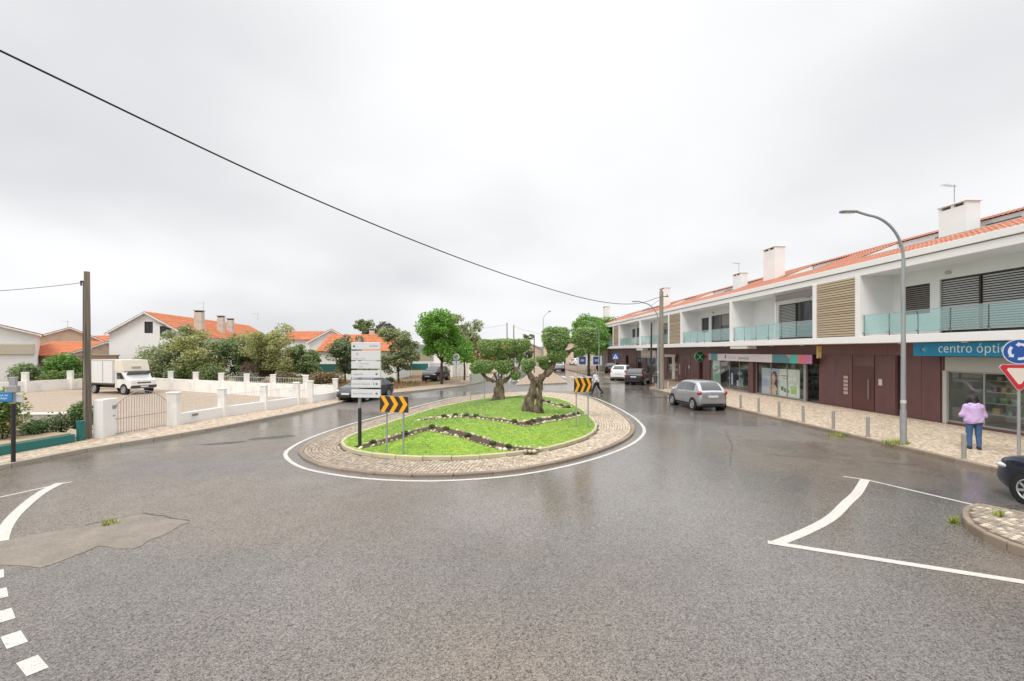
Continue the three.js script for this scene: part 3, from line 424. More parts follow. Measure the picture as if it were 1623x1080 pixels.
{
  const N0 = 4.9, N1 = 77.5, Xf = 17.35, Xw = 18.85, Xb = 19;
  // shop openings in the maroon ground-floor wall: [D0, D1, y0, y1]
  const open = [[12.2, 20.2, .2, 3.2], [27.85, 29.1, .13, 2.5], [29.15, 34.55, .13, 2.4], [35.3, 41.5, .13, 2.4], [43.05, 43.75, .13, 2.6], [48.7, 51.6, .13, 2.7], [54, 58.6, .3, 2.3], [60.2, 62.4, .2, 2.4], [66, 67.2, .13, 2.5], [22.15, 22.5, .13, 2.9]];
  part(block, 'ground_floor_wall', wallX(Xw + .03, N0, N1, 0, 3.47, open, .25), mat.maroon);
  part(block, 'core', [bx(22, 29, 0, 7, N0, N1), bx(19.3, 22, 3.42, 3.47, N0, N1)], M(.5, .48, .45, .9));
  part(block, 'shop_floor', bx(19.13, 22, 0, .14, N0, N1), M(.32, .3, .28, .5));
  for (const D of [12, 20.35, 27.7, 34.95, 41.7, 48.5, 52, 53.8, 59, 63]) part(block, 'partition', bx(19.14, 22, .14, 3.42, D - .06, D + .06), M(.5, .49, .46, .8));
  // cladding panels between the shops
  for (const [a, b, n] of [[20.3, 22.1, 2], [22.55, 23.75, 1], [23.8, 25.2, 1], [25.25, 27.8, 2], [41.6, 43, 1], [43.8, 45.6, 1], [45.65, 48.65, 2], [51.65, 53.95, 2], [58.65, 60.15, 1], [62.45, 65.95, 3], [67.25, 77.4, 6]]) for (let k = 0; k < n; k++) part(block, 'cladding_panel', bx(Xw - .01, Xw + .028, .12, 2.9, lerp(a, b, k / n) + .006, lerp(a, b, (k + 1) / n) - .006, .004), mat.maroon);
  for (let D = N0; D < N1; D += 3.02) part(block, 'fascia_panel', bx(Xw - .005, Xw + .028, 2.915, 3.46, D + .006, Math.min(D + 3.014, N1), .004), mat.maroon);
  part(block, 'column', bx(Xw - .12, Xw + .02, .1, 2.35, 34.6, 35.25, .01), mat.maroon);
  // slab, beam, eaves
  part(block, 'balcony_slab', bx(Xf, 22, 3.47, 3.8, N0, N1, .01), mat.white);
  part(block, 'roof_beam', bx(Xf + .02, Xf + .5, 6.64, 6.94, N0, N1), mat.white);
  part(block, 'balcony_ceiling', bx(Xf + .5, 22, 6.66, 6.95, N0, N1), mat.white);
  part(block, 'eaves_fascia', bx(Xf - .04, Xf + 1.2, 6.975, 7.24, N0, N1, .012), mat.white);
  part(block, 'end_wall', [bx(Xf + .01, 29, 0.1, 7.2, N1 - .001, N1 + .3)], mat.white);
  const roofA = part(block, 'roof', tileSheet(17.5, 7.25, 19.06, 7.86, N0, N1), mat.tileA);
  const rec = [[16.4, 25.5], [28.6, 32.3], [37.6, 46.7], [49.8, 53.5], [58.9, 68]]; let prev = N0;
  for (const [a, b] of [...rec, [N1, N1]]) { if (a > prev) part(roofA, 'tile_field', tileSheet(19.06, 7.86, 21.5, 8.79, prev, a), mat.tileA); prev = b; }
  part(roofA, 'tile_field', tileSheet(21.5, 8.79, 22.4, 9.13, N0, N1), mat.tileA);
  part(roofA, 'tile_field', tileSheet(29, 6.9, 22.4, 9.13, N0, N1), mat.tileA);
  part(roofA, 'gable', profZ([[17.4, 7.1], [29, 6.8], [22.4, 9.1]], N1, N1 + .2), mat.white);
  part(roofA, 'gable', profZ([[17.4, 7.1], [29, 6.8], [22.4, 9.1]], N0 - .2, N0), mat.white);
  for (const [a, b] of rec) {
    const rt = part(block, 'roof_terrace', [bx(19, 22, 7.3, 7.4, a, b)], mat.greyConc);
    part(rt, 'cheek', profZ([[19.06, 7.4], [21.6, 7.4], [21.6, 8.8], [19.06, 7.84]], b, b + .14), mat.white);
    part(rt, 'cheek', profZ([[19.06, 7.4], [21.6, 7.4], [21.6, 8.8], [19.06, 7.84]], a - .14, a), mat.white);
    part(rt, 'back_wall', bx(21.62, 21.8, 7.4, 8.8, a, b), mat.white);
    part(rt, 'sill', bx(18.98, 19.14, 7.7, 7.9, a, b, .01), mat.greyConc);
    for (let D = a + .8; D + 1.4 < b; D += 2.4) { const w = part(rt, 'terrace_window', bx(21.56, 21.63, 7.42, 8.6, D, D + 1.4), mat.brownFrame); }
  }
  // chimneys
  for (const [X, D, w, l, top] of [[20.5, 20.8, .62, 1.3, 9.62], [19.5, 33.2, .72, 1.4, 10.3], [20.5, 39.7, .62, 1.2, 9.55], [19.5, 54.4, .72, 1.4, 10.25], [18.0, 75.7, .72, 1.4, 10.1]]) {
    const c = part(block, 'chimney', [bx(X, X + .1, 7.3, top - .18, D, D + l), bx(X + w - .1, X + w, 7.3, top - .04, D, D + l), bx(X + .1, X + w - .1, 7.3, top - .04, D, D + .1), bx(X + .1, X + w - .1, 7.3, top - .04, D + l - .1, D + l)], mat.white);
    for (const [p, q] of [[0, .1], [.45, .55], [.9, 1]]) part(c, 'vent_pier', bx(X, X + .1, top - .18, top - .04, D + l * p, D + l * q), mat.white);
    part(c, 'cap', bx(X - .06, X + w + .06, top - .04, top + .02, D - .06, D + l + .06, .01), mat.whiteOld);
  }
  // ribs, louvre panels, balconies
  const bounds = [4.9, 13.95, 23, 26.05, 35.1, 44.2, 47.25, 56.3, 65.4, 68.45, 77.5];
  for (const D of bounds) part(block, 'party_fin', bx(Xf + .004, Xb + .1, 3.47 + .002, 6.66, Math.max(N0, D - .15), Math.min(N1, D + .15), .01), mat.white);
  const slatMats = [mat.beige, M(.6, .5, .36, .6), M(.5, .4, .28, .6)], rs = rng(77);
  for (const [a, b] of [[23, 26.05], [44.2, 47.25], [65.4, 68.45]]) {
    const lv = part(block, 'louvre_screen', bx(Xf + .12, Xf + .2, 3.46, 6.64, a + .15, b - .15), M(.16, .12, .08, .8));
    const sg = bevelBox(.05, .088, b - a - .31, .008), n = 26; for (let k = 0; k < n; k++) { const o = part(lv, 'slat', sg, slatMats[Math.floor(rs() * 3)]); o.position.set(Xf + .05 + (rs() - .5) * .006, 3.52 + (k + .0) * (3.08 / (n - 1)), -(a + b) / 2); o.rotation.z = .16 + (rs() - .5) * .1; }
  }
  part(block, 'upper_wall_stub', [bx(19.05, 22, 3.8, 6.66, 23, 26.05), bx(19.05, 22, 3.8, 6.66, 44.2, 47.25), bx(19.05, 22, 3.8, 6.66, 65.4, 68.45)], mat.white);
  const balc = [[13.95, 23, 1, 2], [26.05, 35.1, -1, 1], [35.1, 44.2, 1, 0], [47.25, 56.3, -1, 0], [56.3, 65.4, 1, 0], [68.45, 77.5, -1, 0], [4.9, 13.95, -1, 0]];
  const slatN = bevelBox(.02, .045, 1, .004);
  for (const [a, b, dir, blinds] of balc) {
    const at = (u) => dir > 0 ? b - u : a + u, seg = (u0, u1) => { const p = at(u0), q = at(u1); return [Math.min(p, q), Math.max(p, q)]; };
    const wins = [[.55, 2.05, 4.75, 6.05], [2.5, 4.15, 3.85, 6.12], [4.2, 5.9, 3.85, 6.12]].map(([u0, u1, y0, y1]) => [...seg(u0, u1), y0, y1]);
    const holes = [wins[0], [Math.min(wins[1][0], wins[2][0]), Math.max(wins[1][1], wins[2][1]), 3.85, 6.12]];
    part(block, 'balcony_wall', wallX(Xb, a, b, 3.8, 6.68, holes, .25), mat.white);
    wins.forEach(([d0, d1, y0, y1], wi) => {
      const f = .055, X = Xb + .09, w = part(block, 'window', [bx(X, X + .07, y0, y1, d0, d0 + f), bx(X, X + .07, y0, y1, d1 - f, d1), bx(X + .001, X + .069, y0, y0 + f, d0 + f, d1 - f), bx(X + .001, X + .069, y1 - f, y1, d0 + f, d1 - f)], mat.brownFrame);
      part(w, 'pane', bx(X + .03, X + .045, y0 + f, y1 - f, d0 + f, d1 - f), mat.glassDark);
      part(w, 'room_backing', bx(X + .1, X + .14, y0, y1, d0, d1), mat.brownFrame);
      if (blinds && (wi > 0 || blinds > 1)) { const n = Math.round((y1 - y0) / .105); for (let k = 0; k < n; k++) { const yy = y1 - .12 - k * (y1 - y0 - .2) / n; if (blinds === 1 && wi === 1) continue; const o = part(w, 'blind_slat', slatN, wi === 0 ? mat.slatDark : mat.slat); o.position.set(X - .025, yy, -(d0 + d1) / 2); o.scale.z = d1 - d0 - .12; o.rotation.z = .5; } }
      else if (wi === 2) part(w, 'shutter_box', bx(X - .02, X + .02, y1 - .62 - .3 * (dir > 0 ? 1 : 0), y1 - .05, d0 + .06, d1 - .06), M(.3, .28, .26, .6));
    });
    part(block, 'wall_lamp', (() => { const g = new THREE.SphereGeometry(.14, 14, 8); g.scale(.5, .55, 1); g.translate(Xb - .04, 6.36, -at(2.9)); return g; })(), M(.5, .48, .44, .4));
    // glass balustrade
    const n = 6, L = b - a - .5, X = Xf + .12;
    const rail = part(block, 'balustrade', [bx(X - .015, X + .015, 4.76, 4.79, a + .2, b - .2), bx(X - .012, X + .012, 3.9, 3.925, a + .2, b - .2)], mat.steel);
    for (let k = 0; k < n; k++) part(rail, 'glass_panel', bx(X - .006, X + .006, 3.94, 4.75, a + .25 + L * k / n + .03, a + .25 + L * (k + 1) / n - .03), mat.frost);
    for (let k = 0; k <= n; k++) part(rail, 'post', [bx(X + .02, X + .05, 3.8, 4.77, a + .25 + L * k / n - .016, a + .25 + L * k / n + .016), bx(X - .03, X + .05, 3.93, 3.97, a + .25 + L * k / n - .03, a + .25 + L * k / n + .03)], M(.12, .12, .12, .4, { metalness: .5 }));
  }
  part(block, 'awning_post', cyl(Xf + .14, 3.8, 6.66, 29.8, .035), mat.whiteMetal);
  part(block, 'awning_box', bx(Xf + .06, Xf + .1, 6.1, 6.5, 26.3, 29.7), M(.17, .15, .14, .7));
  // soffit lamps and sill boxes under the slab
  for (const D of [15.6, 18.5, 21.4, 28.2, 31.2, 37.4, 40.4, 49, 52, 60]) { part(block, 'soffit_lamp', cyl(Xf + .75, 3.42, 3.475, D, .12, .12, 16), mat.whiteMetal); }
  part(block, 'soffit_box', bx(Xf + .03, Xf + .7, 3.27, 3.468, 32.9, 35.2, .01), M(.7, .66, .58, .7));
  part(block, 'soffit_box', bx(Xf + .03, Xf + .7, 3.2, 3.468, 55.4, 57.6, .01), M(.7, .66, .58, .7));
  // shop glazing
  const shopFrame = M(.42, .43, .42, .45, { metalness: .3 });
  const glaze = (d0, d1, y0, y1, n, m = shopFrame) => {
    const X = Xw + .08, w = part(block, 'shop_window', [bx(X, X + .06, y0, y0 + .06, d0, d1), bx(X, X + .06, y1 - .06, y1, d0, d1), ...Array.from({ length: n + 1 }, (_, k) => bx(X + .001, X + .059, y0 + .06, y1 - .06, lerp(d0, d1 - .05, k / n), lerp(d0, d1 - .05, k / n) + .05))], m);
    for (let k = 0; k < n; k++) part(w, 'pane', bx(X + .025, X + .033, y0 + .06, y1 - .06, lerp(d0, d1 - .05, k / n) + .05, lerp(d0, d1 - .05, (k + 1) / n)), mat.pane);
    return w;
  };
  glaze(12.2, 20.2, .2, 2.3, 5); part(block, 'shutter_box', bx(Xw - .02, Xw + .2, 2.3, 2.88, 12.2, 20.1, .01), M(.5, .49, .44, .6)); part(block, 'shop_pillar', bx(Xw - .02, Xw + .1, .12, 2.3, 20.02, 20.2, .006), M(.55, .54, .5, .6));
  glaze(29.15, 34.55, .13, 2.4, 3); glaze(35.3, 41.5, .13, 2.4, 4); glaze(48.7, 51.6, .13, 2.7, 2); glaze(54, 58.6, .3, 2.3, 3); glaze(60.2, 62.4, .2, 2.4, 1);
  part(block, 'shop_pillar', bx(Xw - .03, Xw + .1, .12, 2.36, 28.95, 29.15, .006), shopFrame);
  // shop interiors: back walls, shelves and stock
  for (const [a, b, c] of [[12.1, 20.2, [.68, .68, .64]], [27.8, 41.5, [.62, .72, .6]], [48.6, 51.8, [.6, .55, .48]], [54, 58.8, [.42, .36, .28]], [60, 62.6, [.5, .42, .4]]]) part(block, 'shop_back_wall', bx(21.6, 21.98, .14, 3.42, a, b), M(...c, .8));
  const rr = rng(31), stock = [[.6, .58, .52], [.07, .08, .1], [.2, .03, .04], [.3, .4, .42], [.1, .22, .3], [.55, .4, .2], [.12, .25, .1]].map((c) => M(...c, .6)), box1 = bevelBox(.16, .2, .22, .008);
  for (const [a, b, X] of [[13, 19.6, 20.1], [29.6, 34.2, 20.9], [35.6, 41.2, 20.9], [54.2, 58.4, 20.6]]) for (const y of [.55, 1, 1.45, 1.9]) { const s = part(block, 'display_shelf', bx(X, X + .4, y, y + .03, a, b), M(.6, .6, .58, .5)); for (let D = a + .2; D < b - .2; D += .3 + rr() * .25) { const o = part(s, 'stock_box', box1, stock[Math.floor(rr() * 7)]); const k = .6 + rr() * .7; o.position.set(X + .15, y + .03 + .1 * k, -D); o.scale.set(1, k, .6 + rr() * .8); } }
  // doors in the maroon wall
  for (const [D, lab] of [[24.1, 0], [46.6, 1]]) {
    const d = part(block, 'flush_door', bx(Xw - .016, Xw + .0, .14, 2.35, D - .3, D + 1.05, .004), M(.12, .045, .042, .42));
    part(d, 'handle', [cyl(Xw - .09, .72, 1.72, D - .02, .018), bx(Xw - .09, Xw - .02, .8, .83, D - .035, D - .005), bx(Xw - .09, Xw - .02, 1.6, 1.63, D - .035, D - .005)], mat.steel);
    const board = part(block, 'nameplate_board', bx(Xw - .02, Xw - .011, .8, 1.86, D + 1.4, D + 1.78), M(.14, .05, .045, .4));
    for (let k = 0; k < 5; k++) part(board, 'nameplate', bx(Xw - .028, Xw - .0205, .83 + k * .205, .98 + k * .205, D + 1.43, D + 1.75, .002), M(.58, .43, .39, .4));
    part(block, 'intercom', bx(Xw - .035, Xw - .011, 1.45, 1.76, D - .8, D - .58, .006), M(.72, .66, .62, .4));
  }
}
// ---------- signs fixed to the row ----------
function canvasTex(w, h, draw) { const c = document.createElement('canvas'); c.width = w; c.height = h; const x = c.getContext('2d'); draw(x, w, h); const t = new THREE.CanvasTexture(c); t.colorSpace = THREE.SRGBColorSpace; t.anisotropy = 8; return t; }
// flat print on a vertical plane that faces the street (-X'), D from far (left) to near (right)
function printX(parent, name, X, y0, y1, Dnear, Dfar, t, rough = .5) { const g = new THREE.PlaneGeometry(Dfar - Dnear, y1 - y0); g.rotateY(-Math.PI / 2); g.translate(X, (y0 + y1) / 2, -(Dnear + Dfar) / 2); return part(parent, name, g, new THREE.MeshStandardMaterial({ map: t, roughness: rough })); }
{
  const s = rowThing('optician_sign', 'blue shop sign reading centro óptico with a diamond logo', 'shop sign');
  part(s, 'sign_box', bx(18.1, 18.82, 2.9, 3.45, 13.2, 20.8, .01), M(.012, .16, .3, .4));
  printX(s, 'lettering', 18.094, 2.905, 3.445, 13.22, 20.78, canvasTex(2048, 148, (c, w, h) => {
    c.fillStyle = '#1b8fc0'; c.fillRect(0, 0, w, h); c.lineWidth = 7; c.strokeStyle = '#0d3558'; c.beginPath(); c.moveTo(132, 30); c.lineTo(88, 74); c.lineTo(132, 118); c.stroke(); c.strokeStyle = '#7cc3dd'; c.lineWidth = 4; c.beginPath(); c.moveTo(140, 34); c.lineTo(180, 74); c.lineTo(140, 114); c.stroke(); c.strokeStyle = '#cfe9f2'; c.beginPath(); c.arc(136, 74, 15, 0, 5); c.stroke(); c.beginPath(); c.moveTo(136, 74); c.lineTo(151, 74); c.stroke();
    c.fillStyle = '#e9f6fa'; c.font = '300 118px sans-serif'; c.textBaseline = 'middle'; c.save(); c.translate(310, 66); c.scale(1.12, 1); c.fillText('centro óptico', 0, 0); c.restore();
  }), .35);
}
{
  const s = rowThing('pharmacy_sign', 'long pharmacy sign band with white middle and teal, mint and pink ends', 'shop sign');
  part(s, 'sign_box', bx(18.42, 18.82, 2.36, 2.9, 27.75, 41.3, .01), M(.05, .012, .02, .5));
  printX(s, 'lettering', 18.414, 2.365, 2.895, 27.77, 41.28, canvasTex(2048, 84, (c, w, h) => {
    const bands = [[0, '#d8466a'], [55, '#f0a6b4'], [70, '#8fd8d2'], [130, '#6fa3ad'], [300, '#ece4ea'], [1450, '#5f93a0'], [1700, '#5f93a0'], [1730, '#55c9b8'], [1850, '#ea7f8c'], [1955, '#d685b4']];
    bands.forEach(([x, f]) => { c.fillStyle = f; c.fillRect(x, 0, w - x, h); }); c.fillStyle = '#e2929c'; c.beginPath(); c.moveTo(1680, 0); c.lineTo(1760, 0); c.lineTo(1720, 40); c.fill();
    c.fillStyle = '#6a5a92'; c.beginPath(); c.arc(505, 36, 24, 1.2, 4.9); c.lineTo(515, 40); c.fill(); c.fillStyle = '#c9b6c4'; c.font = '46px sans-serif'; c.textBaseline = 'middle'; c.fillText('farmácia', 570, 44); c.fillStyle = '#7d6fa6'; c.font = 'bold 48px sans-serif'; c.fillText('povoense', 800, 46);
  }), .4);
  const p1 = rowThing('shop_poster', 'window poster of a long-haired face with bare shoulders in the pharmacy window', 'poster', 'posters in the pharmacy window');
  part(p1, 'board', bx(18.985, 19.0, .2, 1.95, 31.85, 33.9), M(.7, .7, .72, .5));
  printX(p1, 'print', 18.98, .2, 1.95, 31.85, 33.9, canvasTex(512, 400, (c, w, h) => {
    c.fillStyle = '#c9cede'; c.fillRect(0, 0, w, h); c.fillStyle = '#b9c2dd'; c.fillRect(0, 150, 180, 130); c.fillStyle = '#4b3038'; c.beginPath(); c.ellipse(370, 190, 100, 150, .15, 0, 7); c.fill(); c.fillRect(380, 180, 90, 220);
    c.fillStyle = '#e2bfae'; c.beginPath(); c.ellipse(330, 330, 120, 90, 0, 3.14, 6.28); c.fill(); c.fillRect(230, 325, 200, 80); c.fillStyle = '#d9b0a0'; c.fillRect(315, 220, 55, 90); c.fillStyle = '#dcb3a4'; c.beginPath(); c.ellipse(345, 160, 55, 82, .1, 0, 7); c.fill(); c.fillStyle = '#5a3a3a'; c.fillRect(312, 146, 22, 6); c.fillRect(354, 146, 22, 6); c.fillStyle = '#b0605f'; c.fillRect(328, 200, 30, 8); c.fillStyle = '#c89a8b'; c.fillRect(338, 155, 8, 28);
  }));
  const p2 = rowThing('shop_poster', 'white window poster with green products and a pale ring in the pharmacy window', 'poster', 'posters in the pharmacy window');
  part(p2, 'board', bx(18.985, 19.0, .2, 1.95, 29.75, 31.83), M(.7, .7, .72, .5));
  printX(p2, 'print', 18.98, .2, 1.95, 29.75, 31.83, canvasTex(512, 400, (c, w, h) => { c.fillStyle = '#eef0ea'; c.fillRect(0, 0, w, h); c.fillStyle = '#9fb3b8'; c.fillRect(50, 90, 180, 18); c.fillRect(80, 130, 150, 16); c.strokeStyle = '#d9cfc6'; c.lineWidth = 14; c.beginPath(); c.ellipse(400, 130, 60, 80, 0, 0, 7); c.stroke(); [['#46705a', 40, 260, 70, 60], ['#5e8c74', 120, 280, 60, 60], ['#7fa08a', 200, 300, 60, 40], ['#a8d36a', 300, 250, 140, 100], ['#cfe6a8', 330, 230, 60, 50]].forEach(([f, x, y, a, b]) => { c.fillStyle = f; c.fillRect(x, y, a, b); }); }));
  const p3 = rowThing('shop_poster', 'dark navy window poster with white shapes in the far pharmacy window', 'poster', 'posters in the pharmacy window');
  part(p3, 'board', bx(18.985, 19.0, .3, 1.85, 36.3, 38.8), M(.2, .2, .22, .5));
  printX(p3, 'print', 18.98, .3, 1.85, 36.3, 38.8, canvasTex(512, 320, (c, w, h) => { c.fillStyle = '#50525e'; c.fillRect(0, 0, w, h); [['#1d2b4a', 20, 60, 180, 240], ['#c9dcf0', 120, 90, 60, 190], ['#20222a', 210, 120, 140, 180], ['#b9bec6', 330, 70, 120, 40], ['#d6dbe0', 300, 200, 60, 90], ['#8fa0b8', 400, 160, 90, 130], ['#e6ecf2', 20, 170, 80, 16]].forEach(([f, x, y, a, b]) => { c.fillStyle = f; c.fillRect(x, y, a, b); }); }));
  const mp = rowThing('window_film', 'mint green translucent film panel in the far pharmacy window', 'window film'); part(mp, 'sheet', bx(18.985, 18.995, .35, 2.33, 40.1, 41.4), M(.42, .6, .48, .4)); part(mp, 'dark_band', bx(18.975, 18.984, 1.45, 1.6, 40.3, 41.2), M(.08, .14, .12, .5));
}
{
  const [x, D] = bl(17.95, 41.6), t = thing('pharmacy_disc_sign', 'round green illuminated pharmacy sign projecting from the maroon wall', 'pharmacy sign', [x, 2.63, D], PHI);
  const disc = new THREE.CylinderGeometry(.42, .42, .12, 32).rotateX(Math.PI / 2); part(t, 'disc', disc, M(.006, .1, .035, .3)); part(t, 'rim', new THREE.TorusGeometry(.43, .028, 8, 36), M(.2, .42, .22, .4));
  const face = part(t, 'cross', [bx(-.035, .035, -.15, .15, -.085, -.06), ...[0, 1, 2, 3].map((k) => { const g = bx(-.1, .1, -.012, .012, -.085, -.06); g.rotateZ(k * Math.PI / 2 + .78); g.translate(Math.cos(k * 1.57 + .78) * .27, Math.sin(k * 1.57 + .78) * .27, 0); return g; })], M(.62, .8, .66, .4));
  part(t, 'bracket', [bx(.4, .95, -.05, .05, -.04, .04)], mat.darkMetal);
}
{
  const [x, D] = bl(17.8, 26.3), t = thing('hanging_sign', 'small yellow hanging box sign under the louvred screen', 'hanging sign', [x, 2.6, D], PHI);
  part(t, 'box', bx(-.12, .12, .12, .78, -.04, .04, .01), M(.6, .45, .13, .5)); part(t, 'print', bx(-.08, .08, .2, .44, -.047, -.0405), M(.72, .62, .36, .5)); part(t, 'bracket', bx(-.3, .3, .79, .86, -.06, .06, .01), M(.4, .12, .09, .5));
}
{ const s = rowThing('white_shop_sign', 'plain white shop sign board behind the concrete utility pole', 'shop sign'); part(s, 'board', bx(18.3, 18.8, 2.35, 3.2, 53.6, 58.8, .01), M(.72, .68, .66, .5)); part(s, 'lower_strip', bx(18.26, 18.298, 2.37, 2.6, 53.8, 58.6), M(.6, .5, .46, .5)); }
{ const s = rowThing('poster_banner', 'pale flowery banner beside the shop door behind the utility pole', 'banner'); part(s, 'cloth', bx(18.6, 18.66, .3, 2.5, 48.9, 49.6, .01), M(.62, .55, .48, .7)); part(s, 'scalloped_top', bx(18.5, 18.66, 2.5, 2.78, 48.7, 51.6, .03), M(.68, .55, .5, .7)); }
// roof aerials
const aerialShape = (() => [rod(new THREE.Vector3(0, 0, 0), new THREE.Vector3(0, .9, 0), .018), rod(new THREE.Vector3(-.75, .82, 0), new THREE.Vector3(.12, .82, 0), .012), ...[-.7, -.55, -.4, -.25, -.1].map((x) => rod(new THREE.Vector3(x, .82, -.16), new THREE.Vector3(x, .82, .16), .007))])();
const aerial = (pos, label, turn = 0) => { const t = thing('roof_aerial', label, 'aerial', pos, turn, 'television aerials on roofs'); part(t, 'mast', [aerialShape[0]], mat.galv); part(t, 'boom', aerialShape.slice(1), mat.galv); };
aerial([...(([x, D]) => [x, 9.64, D])(bl(20.75, 21.6))], 'thin aerial on the near chimney of the shop row', .3);
aerial([...(([x, D]) => [x, 9.57, D])(bl(20.75, 40.4))], 'thin aerial on the low middle chimney of the shop row', .5);
// ---------- street furniture ----------
{
  const g = new THREE.LatheGeometry([[0, 0], [.055, 0], [.055, .64], [.06, .645], [.06, .7], [.045, .725], [0, .73]].map((p) => new THREE.Vector2(...p)), 14), gm = M(.4, .38, .34, .6, { map: T.metal });
  const Ds = [13.75, 17.2, 18.9, 20.7, 22.4, 24.1, 25.8], names = ['beside the woman in lilac', 'first to the left of the big street lamp', 'second to the left of the big street lamp', 'third to the left of the big street lamp', 'fourth to the left of the big street lamp', 'second nearest the silver hatchback', 'nearest the back of the silver hatchback'];
  Ds.forEach((D, i) => { const [x, d] = bl(13.2, D), t = thing('bollard', `slim grey bollard at the kerb, ${names[i]}`, 'bollard', [x, .11, d], 0, 'grey bollards along the right kerb'); t.rotation.z = (R0() - .5) * .04; part(t, 'post', g, gm); part(t, 'foot', cyl(0, 0, .02, 0, .085), gm); });
  const far = [[13.15, 60], [13.15, 61.8], [13.15, 63.6], [13.15, 65.4], [13.15, 67.2], [13.15, 69], [13.2, 36.2], [13.25, 39]];
  far.forEach(([X, D], i) => { const [x, d] = bl(X, D), t = thing('bollard', i < 6 ? `slim pale bollard on the far pavement corner, ${['nearest', 'second', 'third', 'fourth', 'fifth', 'farthest'][i]} in its row` : i === 6 ? 'slim pale bollard just right of the concrete utility pole' : 'slim pale bollard just left of the concrete utility pole', 'bollard', [x, .11, d], 0, i < 6 ? 'pale bollards on the far corner' : 'pale bollards by the utility pole'); part(t, 'post', g, M(.55, .5, .44, .6)); });
}
// street lamps: tapered column, bent arm, flat lantern
function streetLamp(label, [x, D], h, turn, arm = 1.75, r = .075) {
  const t = thing('street_lamp', label, 'street lamp', [x, .11, D], turn, 'curved-arm street lamps');
  part(t, 'column', [cyl(0, 0, 1.1, 0, r * 1.25, r * 1.2, 14), cyl(0, 1.1, h - 1.55, 0, r, r * .72, 14)], mat.galv);
  const c = []; for (let k = 0; k <= 10; k++) { const a = k / 10 * 1.45; c.push(new THREE.Vector3(-(1 - Math.cos(a)) * 1.25, h - 1.55 + Math.sin(a) * 1.42, 0)); } c.push(new THREE.Vector3(-arm + .25, h - .02, 0));
  part(t, 'arm', tube(c, r * .58, 30), mat.galv);
  const l = part(t, 'lantern', (() => { const g = bevelBox(.52, .07, .2, .025); g.translate(-arm - .02, h - .02, 0); return g; })(), M(.3, .31, .32, .4)); part(l, 'lens', bx(-arm - .2, -arm + .12, h - .066, h - .056, -.07, .07), M(.6, .6, .56, .2));
  part(t, 'inspection_band', cyl(0, 1.32, 1.42, 0, r * 1.02 + .004, r * 1.0 + .004, 14), M(.62, .6, .56, .6)); return t;
}
streetLamp('tall grey street lamp with curved arm in front of the maroon wall', bl(13.3, 15.85), 7.5, 0);
streetLamp('grey street lamp with curved arm beside the concrete utility pole', bl(13.15, 38.2), 6.9, 0);
streetLamp('distant curved street lamp beside the green street trees', bl(12.9, 57.6), 6.6, 0, 1.75, .06);
streetLamp('faint far street lamp past the end of the shop row', [15.2, 90], 9.6, .3, 1.2, .06);
streetLamp('faint far street lamp behind the shop row roof', [20.6, 90], 9.4, .3, 1.2, .06);
streetLamp('thin far street lamp column on the median between the topiary trees', [4.8, 75], 9.2, Math.PI, 1, .06);
// utility poles
function pole(label, [x, D], h, r, m, lean = 0) { const t = thing('utility_pole', label, 'utility pole', [x, .05, D], 0, 'poles carrying overhead cables'); t.rotation.z = lean; part(t, 'post', cyl(0, 0, h, 0, r, r * .72, 14), m); return t; }
const poleA = pole('weathered wooden pole beside the white gate pillar', [-14.55, 16.7], 5.78, .115, M(.36, .3, .235, .9, { map: T.bark }), .006); part(poleA, 'insulator_bracket', [bx(-.22, -.06, 5.42, 5.47, -.02, .02), cyl(-.2, 5.3, 5.42, 0, .025), cyl(-.12, 5.3, 5.42, 0, .025), rod(new THREE.Vector3(-.13, 5.3, 0), new THREE.Vector3(-.14, 1.2, .03), .012)], mat.darkMetal); part(poleA, 'number_plate', cyl(0.02, 3.05, 3.15, .1, .03), M(.7, .68, .6, .5));
const poleB = pole('tall tapered concrete pole on the right kerb in front of the shops', bl(13.45, 38.3), 7.75, .2, mat.poleConc); part(poleB, 'crosshead', [bx(-.06, .55, 7.3, 7.36, -.03, .03), cyl(.45, 7.36, 7.5, 0, .03), cyl(.0, 7.7, 7.85, 0, .04)], mat.darkMetal); part(poleB, 'litter_bin', (() => { const g = cyl(-.42, .55, 1.15, 0, .17, .2, 14); return g; })(), M(.06, .06, .065, .5));
pole('thin dark pole just behind the concrete utility pole', [12.9, 45.2], 5.7, .1, M(.05, .042, .035, .9), -.01);
pole('far dark pole above the left topiary tree, left one', [-.9, 88], 8.2, .13, mat.poleConc); pole('far dark pole above the left topiary tree, right one', [.3, 84], 7.6, .13, mat.poleConc); pole('thin far pole between the two topiary trees', [3.1, 68], 5.3, .08, M(.06, .05, .05, .9));
pole('concrete pole holding the near end of the thick black cable', [-13.6, -2.6], 9.6, .2, mat.poleConc);
function cable(name, label, a, b, sag, r) { const pts = []; for (let k = 0; k <= 24; k++) { const t = k / 24, p = a.clone().lerp(b, t); p.y -= sag * 4 * t * (1 - t); pts.push(p); } return solo(name, label, 'cable', tube(pts, r, 60, 6), mat.rubber, 'overhead cables'); }
{ // thick cable across the sky
  const P = [[-13.4, 9.45, -2.4], [-7.5, 7.5, 7.1], [-4.7, 6.72, 11.6], [-.27, 6.05, 18.7], [4.84, 5.85, 26.9], [8.4, 6.3, 32.6], [11.75, 7.4, 38.2]].map((p) => V(...p));
  solo('overhead_cable', 'thick black cable sagging across the whole sky to the concrete pole', 'cable', tube(P, .017, 120, 8), mat.rubber, 'overhead cables');
}
cable('overhead_cable', 'thin cable running left from the wooden pole', V(-14.75, 5.45, 16.7), V(-27, 5.5, 16), .45, .009);
